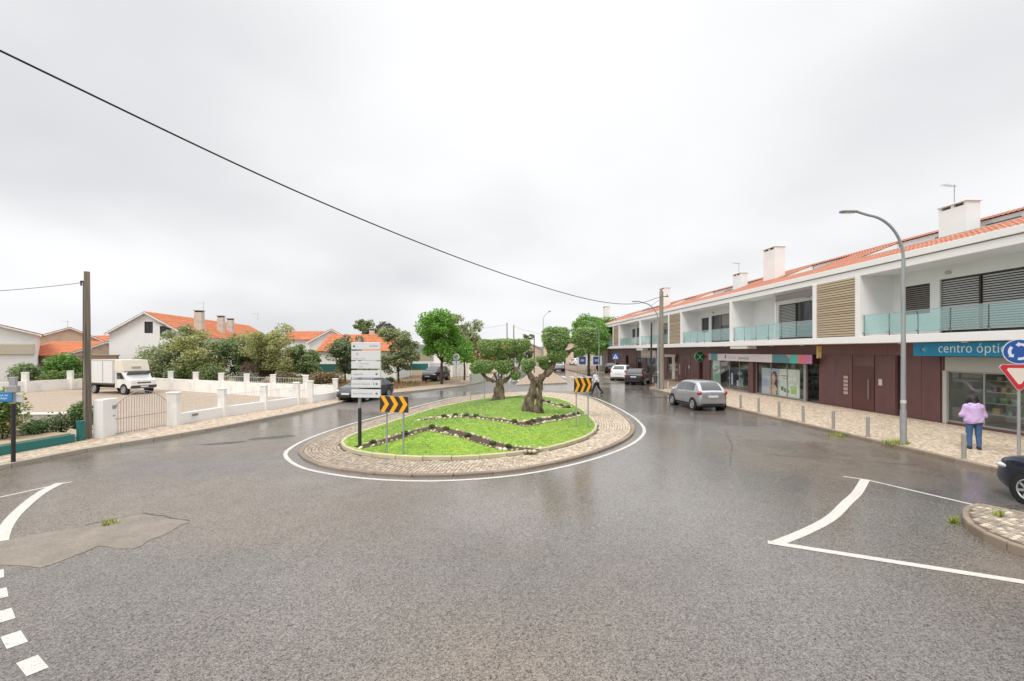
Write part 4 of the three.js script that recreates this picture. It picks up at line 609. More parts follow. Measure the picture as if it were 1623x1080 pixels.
cable('overhead_cable', 'thin cable from the concrete pole to the far end of the shop row', V(11.8, 7.3, 38.2), V(13.6, 6.3, 76), .5, .012);
cable('overhead_cable', 'faint cable between the far poles above the topiary', V(.3, 7.4, 84), V(12, 7, 120), .5, .014);
cable('overhead_cable', 'faint cable running left from the far poles', V(-.9, 7.9, 88), V(-30, 7, 110), .6, .014);
// chevron boards
const chevTex = (flip) => canvasTex(512, 256, (c, w, h) => { c.fillStyle = '#34302b'; c.fillRect(0, 0, w, h); c.fillStyle = '#f3ac1c'; for (let k = 0; k < 3; k++) { const x = 8 + k * 165; c.beginPath(); c.moveTo(x, 0); c.lineTo(x + 75, 0); c.lineTo(x + 160, h / 2); c.lineTo(x + 75, h); c.lineTo(x, h); c.lineTo(x + 82, h / 2); c.closePath(); c.fill(); } });
const chevMap = chevTex();
function chevron(label, [x, D], turn, w, h, low, gap) {
  const y = lawnH(x, D), t = thing('chevron_sign', label, 'chevron sign', [x, y, D], turn, 'black and yellow chevron boards');
  part(t, 'board', bx(-w / 2, w / 2, low, low + h, -.012, .012, .004), M(.4, .41, .42, .5, { metalness: .3 }));
  const g = new THREE.PlaneGeometry(w - .012, h - .012); g.translate(0, low + h / 2, .0145); part(t, 'chevrons', g, new THREE.MeshStandardMaterial({ map: chevMap, roughness: .45 }));
  for (const s of [-1, 1]) part(t, 'post', cyl(s * gap, -.15, low + h - .05, .05, .025, .025, 10), mat.galv); return t;
}
chevron('chevron board on the left of the lawn, in front of the black car', [-3.4, 14.05], -.28, .93, .47, 1.2, .27);
chevron('chevron board on the right edge of the lawn, beside the walking person', [2.75, 18.9], .35, .78, .56, 1.36, .26);
chevron('grey back of a chevron board at the far edge of the lawn', [-2.1, 29.6], Math.PI, 1.0, .5, 1.1, .42);
// direction signpost
{
  const x = -4.66, D = 14.9, y = lawnH(x, D), t = thing('direction_signpost', 'tall post carrying six stacked white direction boards on the lawn edge', 'signpost', [x, y, D], -.1);
  part(t, 'lower_post', cyl(0, -.2, 1.22, 0, .055, .055, 14), mat.darkMetal); part(t, 'upper_post', cyl(0, 1.22, 3.36, 0, .05, .05, 14), mat.galv);
  const rows = [[2.92, .25, (c, w, h) => { c.fillText('Setúbal', w - 190, h / 2); tri(c, 46, h / 2, 0); }], [2.55, .33, (c, w, h) => { c.fillStyle = '#9aa39f'; c.fillRect(90, 30, 26, 40); c.fillStyle = '#444b52'; c.font = '30px sans-serif'; c.fillText('Palmela   Centro', 34, h - 24); }], [2.27, .25, (c, w, h) => { c.strokeStyle = '#777'; c.strokeRect(110, 12, w - 140, h - 24); c.font = '28px sans-serif'; c.fillText('Centro de Dia', 140, 40); c.fillText('Igreja', 140, h - 36); }], [1.96, .25, (c, w, h) => { c.fillText('Lagoinha', 30, h / 2); tri(c, w - 60, h / 2, 1); }], [1.62, .26, (c, w, h) => { c.font = '38px sans-serif'; c.fillText('Junta de Freguesia', 20, h / 2); tri(c, w - 60, h / 2, 1); c.fillRect(w - 122, h / 2 - 20, 12, 40); }], [1.28, .28, (c, w, h) => { c.font = '36px sans-serif'; c.fillText('Campo Polidesportivo', 20, h / 2); tri(c, w - 60, h / 2, 1); }]];
  function tri(c, x, y, right) { c.beginPath(); if (right) { c.moveTo(x + 24, y); c.lineTo(x - 6, y - 24); c.lineTo(x - 6, y + 24); } else { c.moveTo(x, y - 24); c.lineTo(x - 24, y + 16); c.lineTo(x + 24, y + 16); } c.fill(); c.fillRect(right ? x - 26 : x - 8, right ? y - 8 : y, right ? 24 : 16, right ? 16 : 26); }
  for (const [y0, h0, draw] of rows) { const yy = 1.55 + (y0 - 1.28) * .89, h = h0 * .89; const b = part(t, 'board', bx(-.22, .7, yy, yy + h, -.12, -.055, .008), M(.62, .63, .63, .5)); const g = new THREE.PlaneGeometry(.9, h - .02); g.translate(.24, yy + h / 2, .1215); const sc = canvasTex(512, Math.round(512 * h / .95), (c, w, hh) => { c.fillStyle = '#d5d7d8'; c.fillRect(0, 0, w, hh); c.fillStyle = '#3c4466'; c.textBaseline = 'middle'; c.font = '44px sans-serif'; draw(c, w, hh); }); part(b, 'lettering', g, new THREE.MeshStandardMaterial({ map: sc, roughness: .5 })); }
}
// roundabout and give-way signs on one post
const disc = (r, th, n = 32) => new THREE.CylinderGeometry(r, r, th, n).rotateX(Math.PI / 2);
function triangle(r, th) { const s = new THREE.Shape(); for (let k = 0; k < 3; k++) for (const e of [-.1, .1]) { const a = -Math.PI / 2 + k * 2.0944 + e; k + e === -.1 ? s.moveTo(Math.cos(a) * r, Math.sin(a) * r) : s.lineTo(Math.cos(a) * r, Math.sin(a) * r); } const g = new THREE.ExtrudeGeometry(s, { depth: th, bevelEnabled: false }); return g; }
{
  const t = thing('roundabout_sign', 'blue roundabout disc above a red give-way triangle on one grey post', 'traffic sign', [14.02, .11, 13.45], -.55);
  part(t, 'post', cyl(0, 0, 3.25, .045, .04, .04, 12), mat.galv);
  const d = part(t, 'blue_disc', (() => { const g = disc(.345, .02); g.translate(0, 2.98, 0); return g; })(), M(.62, .64, .66, .4));
  const f = new THREE.CircleGeometry(.325, 36); f.translate(0, 2.98, .0125); part(d, 'face', f, M(.012, .075, .32, .35));
  for (let k = 0; k < 3; k++) { const s = new THREE.Shape(), a0 = k * 2.094 + .35, a1 = a0 + 1.25; s.absarc(0, 0, .235, a0, a1, false); s.lineTo(Math.cos(a1) * .275, Math.sin(a1) * .275); s.lineTo(Math.cos(a1 + .38) * .2, Math.sin(a1 + .38) * .2); s.lineTo(Math.cos(a1) * .125, Math.sin(a1) * .125); s.lineTo(Math.cos(a1) * .165, Math.sin(a1) * .165); s.absarc(0, 0, .165, a1, a0, true); const g = new THREE.ExtrudeGeometry(s, { depth: .002, bevelEnabled: false }); g.translate(0, 2.98, .014); part(d, 'arrow', g, M(.62, .66, .72, .4)); }
  const g2 = triangle(.45, .02); g2.translate(0, 2.36, -.01); const tr = part(t, 'give_way_triangle', g2, M(.62, .64, .66, .4)); const g3 = triangle(.435, .002); g3.translate(0, 2.36, .0115); part(tr, 'red_border', g3, M(.5, .02, .03, .4)); const g4 = triangle(.28, .002); g4.translate(0, 2.36, .0145); part(tr, 'face', g4, M(.66, .6, .54, .45));
}
{ // seen from behind, at the left road
  const t = thing('road_sign', 'grey backs of a round and a triangular road sign on a thin post', 'traffic sign', [-4.9, .1, 42.7], .1);
  part(t, 'post', cyl(0, 0, 2.75, -.04, .03), mat.galv); part(t, 'round_back', (() => { const g = disc(.31, .02); g.translate(0, 2.5, 0); return g; })(), M(.5, .52, .53, .5)); part(t, 'triangle_back', (() => { const g = triangle(.4, .02); g.translate(0, 1.92, 0); return g; })(), M(.56, .58, .6, .5));
}
{
  const t = thing('crossing_sign', 'blue pedestrian crossing sign on a post before the far trees', 'traffic sign', [12.2, .1, 57.4], 0);
  part(t, 'post', cyl(0, 0, 2.6, .03, .03), mat.galv); const b = part(t, 'panel', bx(-.36, .36, 2.0, 2.72, -.012, .012, .004), M(.01, .11, .42, .4)); part(b, 'white_triangle', (() => { const g = triangle(.33, .004); g.rotateZ(Math.PI); g.translate(0, 2.3, .0125); return g; })(), M(.7, .72, .74, .45)); part(b, 'walking_figure', [bx(-.03, .03, 2.3, 2.48, -.022, -.0175), rod(new THREE.Vector3(0, 2.31, .0195), new THREE.Vector3(-.1, 2.17, .0195), .02), rod(new THREE.Vector3(0, 2.31, .0195), new THREE.Vector3(.1, 2.17, .0195), .02)], M(.01, .03, .1, .5));
}
{ // street-name post, left
  const t = thing('street_name_post', 'black post with a small blue street sign and grey boards beside the planter', 'signpost', [-13.42, .11, 13.1], .35);
  part(t, 'post', cyl(0, 0, 1.58, 0, .05, .05, 14), mat.darkMetal); part(t, 'upper_post', cyl(0, 1.58, 2.25, 0, .045, .045, 14), M(.4, .41, .42, .5));
  part(t, 'top_cap', bx(-.07, .07, 2.02, 2.3, -.06, .06, .01), M(.36, .37, .38, .5)); part(t, 'grey_box', bx(-.11, .12, 1.88, 2.06, -.1, .08, .01), M(.33, .34, .35, .5)); part(t, 'white_board', bx(.05, .2, 1.62, 1.82, -.02, .02, .005), M(.66, .67, .68, .5));
  const b = part(t, 'blue_board', bx(-.34, .02, 1.64, 1.9, -.09, -.05, .005), M(.03, .22, .45, .4)); const g = new THREE.PlaneGeometry(.35, .24); g.translate(-.16, 1.77, .0925); part(b, 'lettering', g, new THREE.MeshStandardMaterial({ roughness: .5, map: canvasTex(256, 176, (c, w, h) => { c.fillStyle = '#2f83bd'; c.fillRect(0, 0, w, h); c.fillStyle = '#cfe4f2'; c.font = 'bold 44px sans-serif'; c.fillText('RUA DA', 40, 72); c.fillText('IGREJA', 40, 130); }) }));
}
// blue and white hoarding panels at the far junction
for (const [x, i] of [[10.4, 0], [12.5, 1]]) { const t = thing('advertising_stand', i ? 'right one of two blue and white poster panels under the far trees' : 'left one of two blue and white poster panels under the far trees', 'poster panel', [x, .1, 72], 0, 'blue poster panels'); part(t, 'board', bx(-.8, .8, .9, 2.35, -.05, .05, .01), M(.68, .7, .72, .5)); part(t, 'print', bx(-.5, .5, 1.05, 2.2, -.06, -.051), M(.04, .07, .24, .5)); part(t, 'print_motif', bx(-.26, .28, 1.5, 1.8, -.066, -.0605), M(.4, .4, .5, .5)); for (const s of [-.7, .7]) part(t, 'leg', cyl(s, 0, .9, 0, .04), mat.galv); }
// ---------- left side: walls, gate, planter ----------
const wallBar = bevelBox(.011, 1, .011, .002);
function wallRun(parent, a, b, y0, y1, th, m = mat.whiteOld) { const dx = b[0] - a[0], dd = b[1] - a[1], l = Math.hypot(dx, dd), o = part(parent, 'wall_panel', bevelBox(l, y1 - y0, th, .008), m); o.position.set((a[0] + b[0]) / 2, (y0 + y1) / 2, -(a[1] + b[1]) / 2); o.rotation.y = Math.atan2(dd, dx); return o; }
function pillar(parent, [x, D], y1, w, turn = 0) { const o = part(parent, 'pillar', bevelBox(w, y1 - .05, w, .01), mat.whiteOld); o.position.set(x, (y1 + .05) / 2, -D); o.rotation.y = turn; const c = part(o, 'cap', bevelBox(w + .05, .045, w + .05, .012), mat.white); c.position.y = (y1 - .05) / 2 + .02; return o; }
function railing(parent, a, b, y0, y1, n) { const dx = b[0] - a[0], dd = b[1] - a[1], l = Math.hypot(dx, dd), t = Math.atan2(dd, dx), f = new THREE.Group(); f.name = 'railing'; parent.add(f); f.position.set((a[0] + b[0]) / 2, 0, -(a[1] + b[1]) / 2); f.rotation.y = t; for (const y of [y0 + .05, y1 - .03]) { const o = part(f, 'rail', bevelBox(l, .018, .018, .003), mat.whiteMetal); o.position.y = y; } for (let k = 0; k < n; k++) { const o = part(f, 'bar', wallBar, mat.whiteMetal); o.position.set(-l / 2 + l * (k + .5) / n, (y0 + y1) / 2, 0); o.scale.y = y1 - y0; } return f; }
{
  const w = thing('garden_wall', 'low white street wall with square pillars and thin railings beside the left pavement', 'wall', [0, 0, 0], 0, 'white garden walls');
  const P = [[-13.72, 19.75], [-13.28, 22.3], [-12.62, 24.75], [-12.0, 27.1], [-11.72, 28.3], [-11.1, 30.6]], H = [1.4, 1.36, 1.34, 1.34, 1.34, 1.34];
  P.forEach((p, i) => pillar(w, p, H[i], i === 0 ? .38 : .3, .2));
  [[0, 1], [1, 2], [2, 3], [4, 5]].forEach(([a, b]) => { wallRun(w, P[a], P[b], .05, .55, .2, mat.white); railing(w, P[a], P[b], .55, 1.12, 14); });
  part(w, 'letter_slot', (() => { const g = bevelBox(.3, .09, .03, .005); g.rotateY(1.4); g.translate(-13.4, .42, -20.6); return g; })(), M(.2, .18, .17, .6));
  const g = thing('garden_gate', 'small white pedestrian gate standing between two wall pillars', 'gate', [-12.1, 0, 27.6], .35); for (let k = 0; k < 9; k++) part(g, 'bar', cyl(-.5 + k * .1, .1, 1.0 + .28 * (k / 8) ** 2, 0, .01, .01, 6), mat.whiteMetal); part(g, 'frame', [bx(-.52, .34, .16, .2, -.015, .015), bx(-.52, .34, .85, .89, -.015, .015)], mat.whiteMetal);
}
{
  const w = thing('garden_wall', 'long white boundary wall with tall pillars behind the yard, below the olive trees', 'wall', [0, 0, 0], 0, 'white garden walls');
  const A = [[-11.25, 31.0], [-16.8, 32.8], [-28.8, 39.2], [-34.8, 40.5], [-36, 36], [-38, 30]];
  for (let i = 0; i < 5; i++) wallRun(w, A[i], A[i + 1], .05, i < 2 ? .95 : i === 2 ? .95 : .88, .18);
  for (const p of [[-13.5, 31.85], [-16, 32.6], [-18.3, 33.6], [-20.9, 35], [-23.7, 36.5], [-26.7, 38.1], [-31.5, 39.8], [-36, 36], [-35.2, 38.8], [-34.8, 40.5]]) pillar(w, p, 1.5, .34, .4);
  wallRun(w, [-34.8, 40.5], [-33, 40.2], .9, 1.7, .2);
  for (const [a, b] of [[[-13.6, 31.95], [-15.9, 32.65]], [[-16.1, 32.7], [-18.2, 33.6]], [[-18.4, 33.7], [-20.8, 35]]]) railing(w, a, b, .95, 1.35, 12);
}
{ const w = thing('gate_pillar', 'broad white gate pillar with a letter box beside the wooden pole', 'gate pillar', [-14.32, 0, 17.15], .12); part(w, 'post', bx(-.16, .16, .05, 1.42, -.36, .36, .012), mat.white); part(w, 'letter_box', bx(.16, .18, 1.05, 1.18, .1, .28, .004), M(.3, .28, .27, .5)); part(w, 'meter_plate', bx(.16, .172, .78, .84, .12, .24), M(.5, .45, .42, .5)); }
{
  const g = thing('driveway_gate', 'wide pale metal driveway gate with an arched row of thin bars', 'gate', [-14.02, .06, 18.45], 1.4); const L = 2.1, n = 20;
  for (let k = 0; k <= n; k++) { const u = k / n, h = 1.05 + .5 * Math.sin(u * Math.PI) ** .8; part(g, 'bar', cyl(-L / 2 + L * u, .05, h, 0, .0085, .0085, 6), mat.galv); }
  part(g, 'top_rail', tube(Array.from({ length: 13 }, (_, k) => new THREE.Vector3(-L / 2 + L * k / 12, 1.05 + .5 * Math.sin(k / 12 * Math.PI) ** .8, 0)), .014, 30, 6), mat.galv);
  for (const y of [.08, .6]) part(g, 'rail', bx(-L / 2, L / 2, y, y + .022, -.01, .01), mat.galv);
}
{
  const t = thing('planter_wall', 'low teal-fronted planter wall with a tan top along the left pavement', 'planter', [-14.62, .1, 14.4], 0); t.rotation.y = 1.45; const L = 4.0;
  part(t, 'front', bevelBox(L, .28, .14, .01).translate(-.38, .14, .0), mat.teal); part(t, 'top', bevelBox(L, .3, .95, .01).translate(-.38, .17, -.56), M(.46, .36, .24, .85, { map: T.grime })); part(t, 'soil', bx(-2.3, 1.9, .05, .3, 1.05, 2.6), mat.soil);
}
{ const t = thing('litter_bin', 'small teal cylinder bin between the planter and the wooden pole', 'bin', [-14.42, .1, 16.28]); part(t, 'drum', new THREE.LatheGeometry([[0, 0], [.11, 0], [.12, .62], [.13, .62], [.13, .67], [.1, .67], [.09, .62]].map((p) => new THREE.Vector2(...p)), 18), mat.teal); part(t, 'rim', new THREE.TorusGeometry(.125, .012, 6, 20).rotateX(Math.PI / 2).translate(0, .67, 0), mat.teal); }
{ const t = thing('yard_wall', 'short grey concrete wall with a pale coping behind the shrubs', 'wall', [-18.3, .06, 19.1], .1); part(t, 'wall_panel', bx(-1.0, 1.0, 0, .56, -.09, .09, .008), mat.greyConc); part(t, 'coping', bx(-1.04, 1.04, .56, .62, -.12, .12, .01), mat.whiteOld); }
bush('orange_bush', 'bushy shrub dotted with orange fruit beside the black street post', [-15.6, 14.9], { w: 1.5, h: 1.65, d: 1.2, n: 3400, leaf: .085, col: [.19, .28, .05], seed: 51, y: .35 });
{ const t = scene.getObjectByName('orange_bush'), r = rng(52), fg = new THREE.IcosahedronGeometry(.032, 1), fm = M(.75, .3, .04, .6); for (let k = 0; k < 26; k++) { const a = r() * 6.28, o = part(t, 'fruit', fg, fm); o.position.set(Math.cos(a) * .6 * (.6 + .4 * r()), .5 + r() * .9, Math.sin(a) * .5 * (.7 + .3 * r())); } }
bush('low_shrub', 'low dark shrub at the left end of the planter', [-15.5, 13.4], { w: 1.5, h: .8, n: 1800, leaf: .08, col: [.13, .22, .05], seed: 53, y: .35, group: 'planter shrubs' });
bush('low_shrub', 'low leafy shrub in the middle of the planter', [-15.5, 15.9], { w: 1.1, h: .6, n: 1300, leaf: .08, col: [.12, .2, .05], seed: 54, y: .3, group: 'planter shrubs' });
bush('rose_shrub', 'loose rose shrub with pale flowers by the short grey wall', [-15.5, 16.75], { w: 1.0, h: .85, n: 900, leaf: .08, col: [.13, .18, .06], seed: 55, y: .2, group: 'planter shrubs' });
bush('leafy_shrub', 'taller glossy shrub leaning towards the wooden pole', [-15.35, 17.35], { w: 1.1, h: 1.15, n: 1900, leaf: .1, col: [.13, .22, .05], seed: 56, y: .15, group: 'planter shrubs' });
// ---------- houses on the left ----------
function house(label, [x, D], turn, { wl = 4, wr = 4, L = 9, eL = 4.5, eR = eL, ridge = 6, wall = mat.white, roof = mat.tileB, wins = [], side = [], chim = [], name = 'house', group = 'houses beyond the yard' }) {
  const t = thing(name, label, 'house', [x, 0, D], turn, group);
  const s = new THREE.Shape([[-wl, 0], [wr, 0], [wr, eR], [0, ridge], [-wl, eL]].map((p) => new THREE.Vector2(...p)));
  for (const [a, b, c, d] of wins) s.holes.push(new THREE.Path([[a, c], [a, d], [b, d], [b, c]].map((p) => new THREE.Vector2(...p))));
  const front = new THREE.ExtrudeGeometry(s, { depth: .25, bevelEnabled: false }); front.translate(0, 0, -.25);
  part(t, 'gable_wall', front, wall);
  part(t, 'side_wall', [bx(-wl, -wl + .25, 0, eL, .25, L), wallX(wr - .25, .25, L, 0, eR, side, .25), profZ([[-wl, 0], [wr, 0], [wr, eR], [0, ridge], [-wl, eL]], L, L + .2)], wall);
  const win = (g, n) => { const f = part(t, 'window', g, mat.brownFrame); return f; };
  for (const [a, b, c, d] of wins) { const f = part(t, 'window', [bx(a, a + .06, c, d, .06, .14), bx(b - .06, b, c, d, .06, .14), bx(a, b, c, c + .06, .061, .139), bx(a, b, d - .06, d, .061, .139), bx((a + b) / 2 - .03, (a + b) / 2 + .03, c, d, .062, .138)], mat.brownFrame); part(f, 'pane', bx(a, b, c, d, .1, .12), mat.glassDark); }
  for (const [a, b, c, d] of side) { const f = part(t, 'window', [bx(wr - .14, wr - .06, c, d, a, a + .06), bx(wr - .14, wr - .06, c, d, b - .06, b), bx(wr - .139, wr - .061, c, c + .06, a, b), bx(wr - .139, wr - .061, d - .06, d, a, b)], mat.brownFrame); part(f, 'pane', bx(wr - .12, wr - .1, c, d, a, b), mat.glassDark); }
  const o = .35, kR = (ridge - eR) / wr, kL = (ridge - eL) / wl, y = .06;
  const rf = part(t, 'roof', tileSheet(wr + o, eR - o * kR + y, 0, ridge + y, -o, L + o, .3, .45), roof); part(rf, 'tile_field', tileSheet(-wl - o, eL - o * kL + y, 0, ridge + y, -o, L + o, .3, .45), roof);
  part(rf, 'verge_board', [profZ([[0, ridge - .12], [wr + o, eR - o * kR - .12], [wr + o, eR - o * kR + .02], [0, ridge + .03], [-wl - o, eL - o * kL + .02], [-wl - o, eL - o * kL - .12]], -o, -o + .1)], mat.whiteOld);
  for (const [cx, cd, w, top] of chim) { const c = part(t, 'chimney', bx(cx - w / 2, cx + w / 2, eR - .4, top - .2, cd, cd + w, .02), M(.6, .57, .52, .9, { map: T.grime })); part(c, 'pot_band', bx(cx - w / 2 + .06, cx + w / 2 - .06, top - .2, top - .06, cd + .06, cd + w - .06), mat.black); part(c, 'cap', bx(cx - w / 2 - .06, cx + w / 2 + .06, top - .06, top + .04, cd - .06, cd + w + .06, .02), mat.greyConc); }
  return t;
}
house('white house at the far left with a beige shutter strip and sloping roof edge', [-48.8, 40.4], .75, { wl: 7, wr: 6.7, L: 10, eL: 4.6, eR: 4.7, ridge: 6.7, wins: [], roof: mat.tileC });
{ const t = thing('shutter_panel', 'long beige shutter on the far left white house', 'shutter', [-45.42, 2.8, 43.44], .75); part(t, 'frame', bx(-2.4, 2.0, 0, .98, -.05, .05, .01), M(.6, .55, .44, .7)); for (let k = 0; k < 8; k++) part(t, 'slat', bx(-2.32, 1.92, .06 + k * .11, .14 + k * .11, -.075, -.051), M(.64, .59, .47, .7)); }
house('beige gabled house behind the white one at the far left', [-54.5, 60], .8, { wl: 4.2, wr: 3.6, L: 8, eL: 4.3, eR: 4.2, ridge: 6, wall: mat.cream, roof: mat.tileC });
house('low building with a broad orange roof behind the bright green bush', [-43.5, 52], 1.3, { wl: 4, wr: 4, L: 7.5, eL: 2.7, eR: 2.7, ridge: 4.1, wall: mat.cream });
house('small distant orange-roofed house between the pole and the big white house', [-63, 78], 1.2, { wl: 4, wr: 4, L: 6, eL: 4, ridge: 5.6 });
house('tiny distant white gabled house left of the big white house', [-60, 80], .2, { wl: 2.5, wr: 2.5, L: 6, eL: 3.4, ridge: 4.6 });
house('long white terraced house with a big orange roof and chimneys behind the olive trees', [-37.6, 50], .148, { wl: 3.4, wr: 4, L: 27, eL: 5.0, eR: 4.75, ridge: 7.1, wins: [[-.15, .65, 4.95, 6.15], [1.3, 2.4, 4.6, 5.7]], side: [[6, 7.2, 2.9, 4.1], [10, 11.2, 2.9, 4.1], [15, 16.2, 2.9, 4.1]], chim: [[2.9, 4.4, .8, 7.7], [2.9, 10, .7, 7.5], [2.6, 13.5, .7, 7.4]] });
house('white house with an orange roof and dark window above the hedge', [-23.6, 64], Math.PI / 2, { wl: 3, wr: 3, L: 5.2, eL: 4.6, ridge: 5.65 });
house('white gabled house with a small roof lamp, right of the hedge', [-21.9, 59], .3, { wl: 2.5, wr: 2.5, L: 5, eL: 4.3, ridge: 5.75, wins: [[-.4, .4, 2.9, 3.8]] });
house('low white bungalow with a long orange roof behind the direction signpost', [-12.4, 56], Math.PI / 2, { wl: 4, wr: 4, L: 8.2, eL: 3.2, ridge: 4.95, chim: [[.5, 3.6, .5, 5.7]] });
{ const t = thing('brown_shed', 'low brown block shed behind the parked truck', 'shed', [-42, 0, 48]); part(t, 'wall', bx(-3, 3, 0, 2.65, 0, .3, .02), mat.brownWall); part(t, 'coping', bx(-3.1, 3.1, 2.65, 2.75, -.05, .35, .02), M(.32, .26, .2, .9)); }
{ const t = thing('boundary_wall', 'plain white boundary wall at the bend of the far left road', 'wall', [0, 0, 0], 0, 'far white walls'); wallRun(t, [-9.4, 55], [-5.3, 60], .05, 1.75, .2); wallRun(t, [-5.3, 60], [-5.2, 74], .05, 1.7, .2); pillar(t, [-5.3, 60], 2.2, .5); pillar(t, [-7.2, 57.6], 2.0, .4); }
{ const t = thing('green_fence', 'teal green mesh fence panel beside the dark parked car', 'fence', [-10.3, .4, 57], .05); part(t, 'mesh_panel', bx(-1.6, 1.6, .5, 1.25, -.02, .02), mat.teal); for (const s of [-1.6, 0, 1.6]) part(t, 'post', cyl(s, -.4, 1.3, 0, .03), mat.teal); }
{ const t = thing('green_fence', 'teal mesh fence behind the low white bungalow hedge', 'fence', [-19, .2, 49.5], .1); part(t, 'mesh_panel', bx(-2.4, 2.6, .6, 1.6, -.02, .02), M(.03, .12, .1, .8)); for (const s of [-2.4, 0, 2.6]) part(t, 'post', cyl(s, -.2, 1.65, 0, .03), mat.teal); }
// far centre
house('far beige building at the end of the street, left of the median', [3.5, 125], .2, { wl: 5, wr: 4, L: 10, eL: 4, ridge: 5.6, wall: mat.cream, roof: mat.tileC, group: 'far street-end houses', wins: [[-2.5, -1.5, 1, 2.4], [.5, 1.4, .1, 2.2]] });
house('far cream building at the end of the street, right of the median', [12.5, 118], -.1, { wl: 5, wr: 5, L: 10, eL: 4.6, ridge: 6, wall: mat.cream, roof: mat.tileC, group: 'far street-end houses', wins: [[-3.4, -2.4, .9, 2.2], [-.6, .5, .1, 2.3], [2.4, 3.4, .9, 2.2]] });
house('far white low house behind the left topiary tree', [-6, 95], .9, { wl: 4, wr: 4, L: 9, eL: 3, ridge: 4.6, roof: mat.tileC, group: 'far street-end houses' });
house('far pink roofed house between the two topiary trees', [1.5, 98], 1.1, { wl: 4, wr: 4, L: 8, eL: 3.4, ridge: 5, roof: mat.tileC, group: 'far street-end houses' });
aerial([-34.6, 7.7, 54.6], 'thin aerial over the first chimney of the long terraced house', .2);
aerial([-33.4, 7.2, 64], 'thin aerial at the far end of the long terraced house', .2);
aerial([-56.6, 6.1, 62], 'thin aerial on the ridge of the beige gabled house', .8);
// ---------- trees ----------
const OL = [.36, .4, .2], OLY = [.44, .45, .17], DK = [.26, .34, .13];
const yardTrees = 'trees behind the yard wall';
tree('olive_tree', 'broad grey-green olive tree standing right behind the truck', 'tree', [-30.0, 42.5], { h: 5.5, trunk: .7, rad: 2.8, n: 13600, leaf: .19, col: OL, seed: 101, group: yardTrees });
tree('olive_tree', 'olive tree in front of the terraced house gable, right of the truck', 'tree', [-27.0, 42], { h: 4.9, trunk: .6, rad: 2.2, n: 10200, leaf: .18, col: OLY, seed: 102, group: yardTrees });
tree('garden_tree', 'darker garden tree below the second chimney of the terraced house', 'tree', [-24.4, 43.5], { h: 4.7, trunk: .6, rad: 2.0, n: 9520, leaf: .18, col: DK, seed: 103, group: yardTrees });
tree('willowy_tree', 'tall yellow-green willowy tree in the middle of the yard trees', 'tree', [-20.7, 42], { h: 5.5, trunk: .8, rad: 2.4, n: 13600, leaf: .20, col: OLY, seed: 104, aspect: .22, group: yardTrees });
tree('olive_tree', 'olive tree squeezed between the dark garden tree and the willowy one', 'tree', [-22.6, 43.6], { h: 4.6, trunk: .5, rad: 1.7, n: 7000, leaf: .18, col: OL, seed: 124, group: yardTrees });
tree('dark_tree', 'lower dark green tree at the right end of the yard trees', 'tree', [-18.1, 42.8], { h: 3.6, trunk: .6, rad: 1.5, n: 7140, leaf: .18, col: DK, seed: 105, group: yardTrees });
tree('hedge_tree', 'loose light green tree left of the direction signpost', 'tree', [-15.8, 46], { h: 4.3, trunk: .9, rad: 1.7, n: 7140, leaf: .19, col: [.2, .25, .1], seed: 106, group: yardTrees });
tree('olive_tree', 'upright olive tree on the verge right of the direction signpost', 'tree', [-10.6, 45.5], { h: 5.8, trunk: 1.2, rad: 1.75, n: 11900, leaf: .18, col: OL, seed: 107, group: 'verge trees', fl: 1.1 });
tree('green_tree', 'bright green leafy tree with a clear trunk beside the dark parked car', 'tree', [-6.4, 44.3], { h: 6.3, trunk: 2.1, rad: 2.35, n: 18700, leaf: .19, col: [.2, .42, .04], seed: 108, lobes: 9, tr: .12, group: 'verge trees' });
tree('olive_tree', 'grey olive crown showing behind the bright green tree', 'tree', [-4.9, 50], { h: 6.5, trunk: 2, rad: 1.9, n: 7140, leaf: .19, col: OL, seed: 109, group: 'verge trees' });
tree('tufted_tree', 'dark tufted tree rising behind the bungalow roof', 'tree', [-20.3, 68], { h: 7.3, trunk: 4.2, rad: 1.5, n: 4420, leaf: .25, col: DK, seed: 110 });
tree('round_tree', 'small round brownish crown over the white gabled house roof', 'tree', [-19.6, 75], { h: 7.2, trunk: 4.5, rad: 1.6, n: 3740, leaf: .25, col: [.1, .085, .05], seed: 111 });
tree('yellow_tree', 'yellow and orange autumn shrub tree behind the left topiary', 'tree', [-4.1, 66], { h: 4.3, trunk: .7, rad: 2, n: 7650, leaf: .2, col: [.34, .22, .03], seed: 112 });
tree('lime_tree', 'lime green shrub tree left of the yellow one', 'tree', [-6.6, 64], { h: 3.9, trunk: .6, rad: 1.9, n: 7140, leaf: .2, col: [.34, .38, .05], seed: 113 });
tree('lime_tree', 'low lime shrub tree between the yellow one and the left topiary trunk', 'tree', [-1.9, 70], { h: 3.6, trunk: .6, rad: 1.6, n: 5100, leaf: .2, col: [.28, .33, .06], seed: 123 });
tree('street_tree', 'green street tree on the far right corner, nearest the blue crossing sign', 'tree', [9.6, 61], { h: 7.1, trunk: 2.9, rad: 2.5, n: 13600, leaf: .22, col: [.2, .38, .05], seed: 114, tr: .16, group: 'street trees at the far corner' });
tree('street_tree', 'second green street tree at the end of the shop row', 'tree', [12.9, 74], { h: 8.2, trunk: 3.2, rad: 3.1, n: 13600, leaf: .25, col: [.2, .38, .05], seed: 115, tr: .16, group: 'street trees at the far corner' });
tree('street_tree', 'farthest green street tree showing above the others', 'tree', [16.2, 86], { h: 9, trunk: 3.4, rad: 3.2, n: 8500, leaf: .28, col: [.08, .16, .025], seed: 116, tr: .16, group: 'street trees at the far corner' });
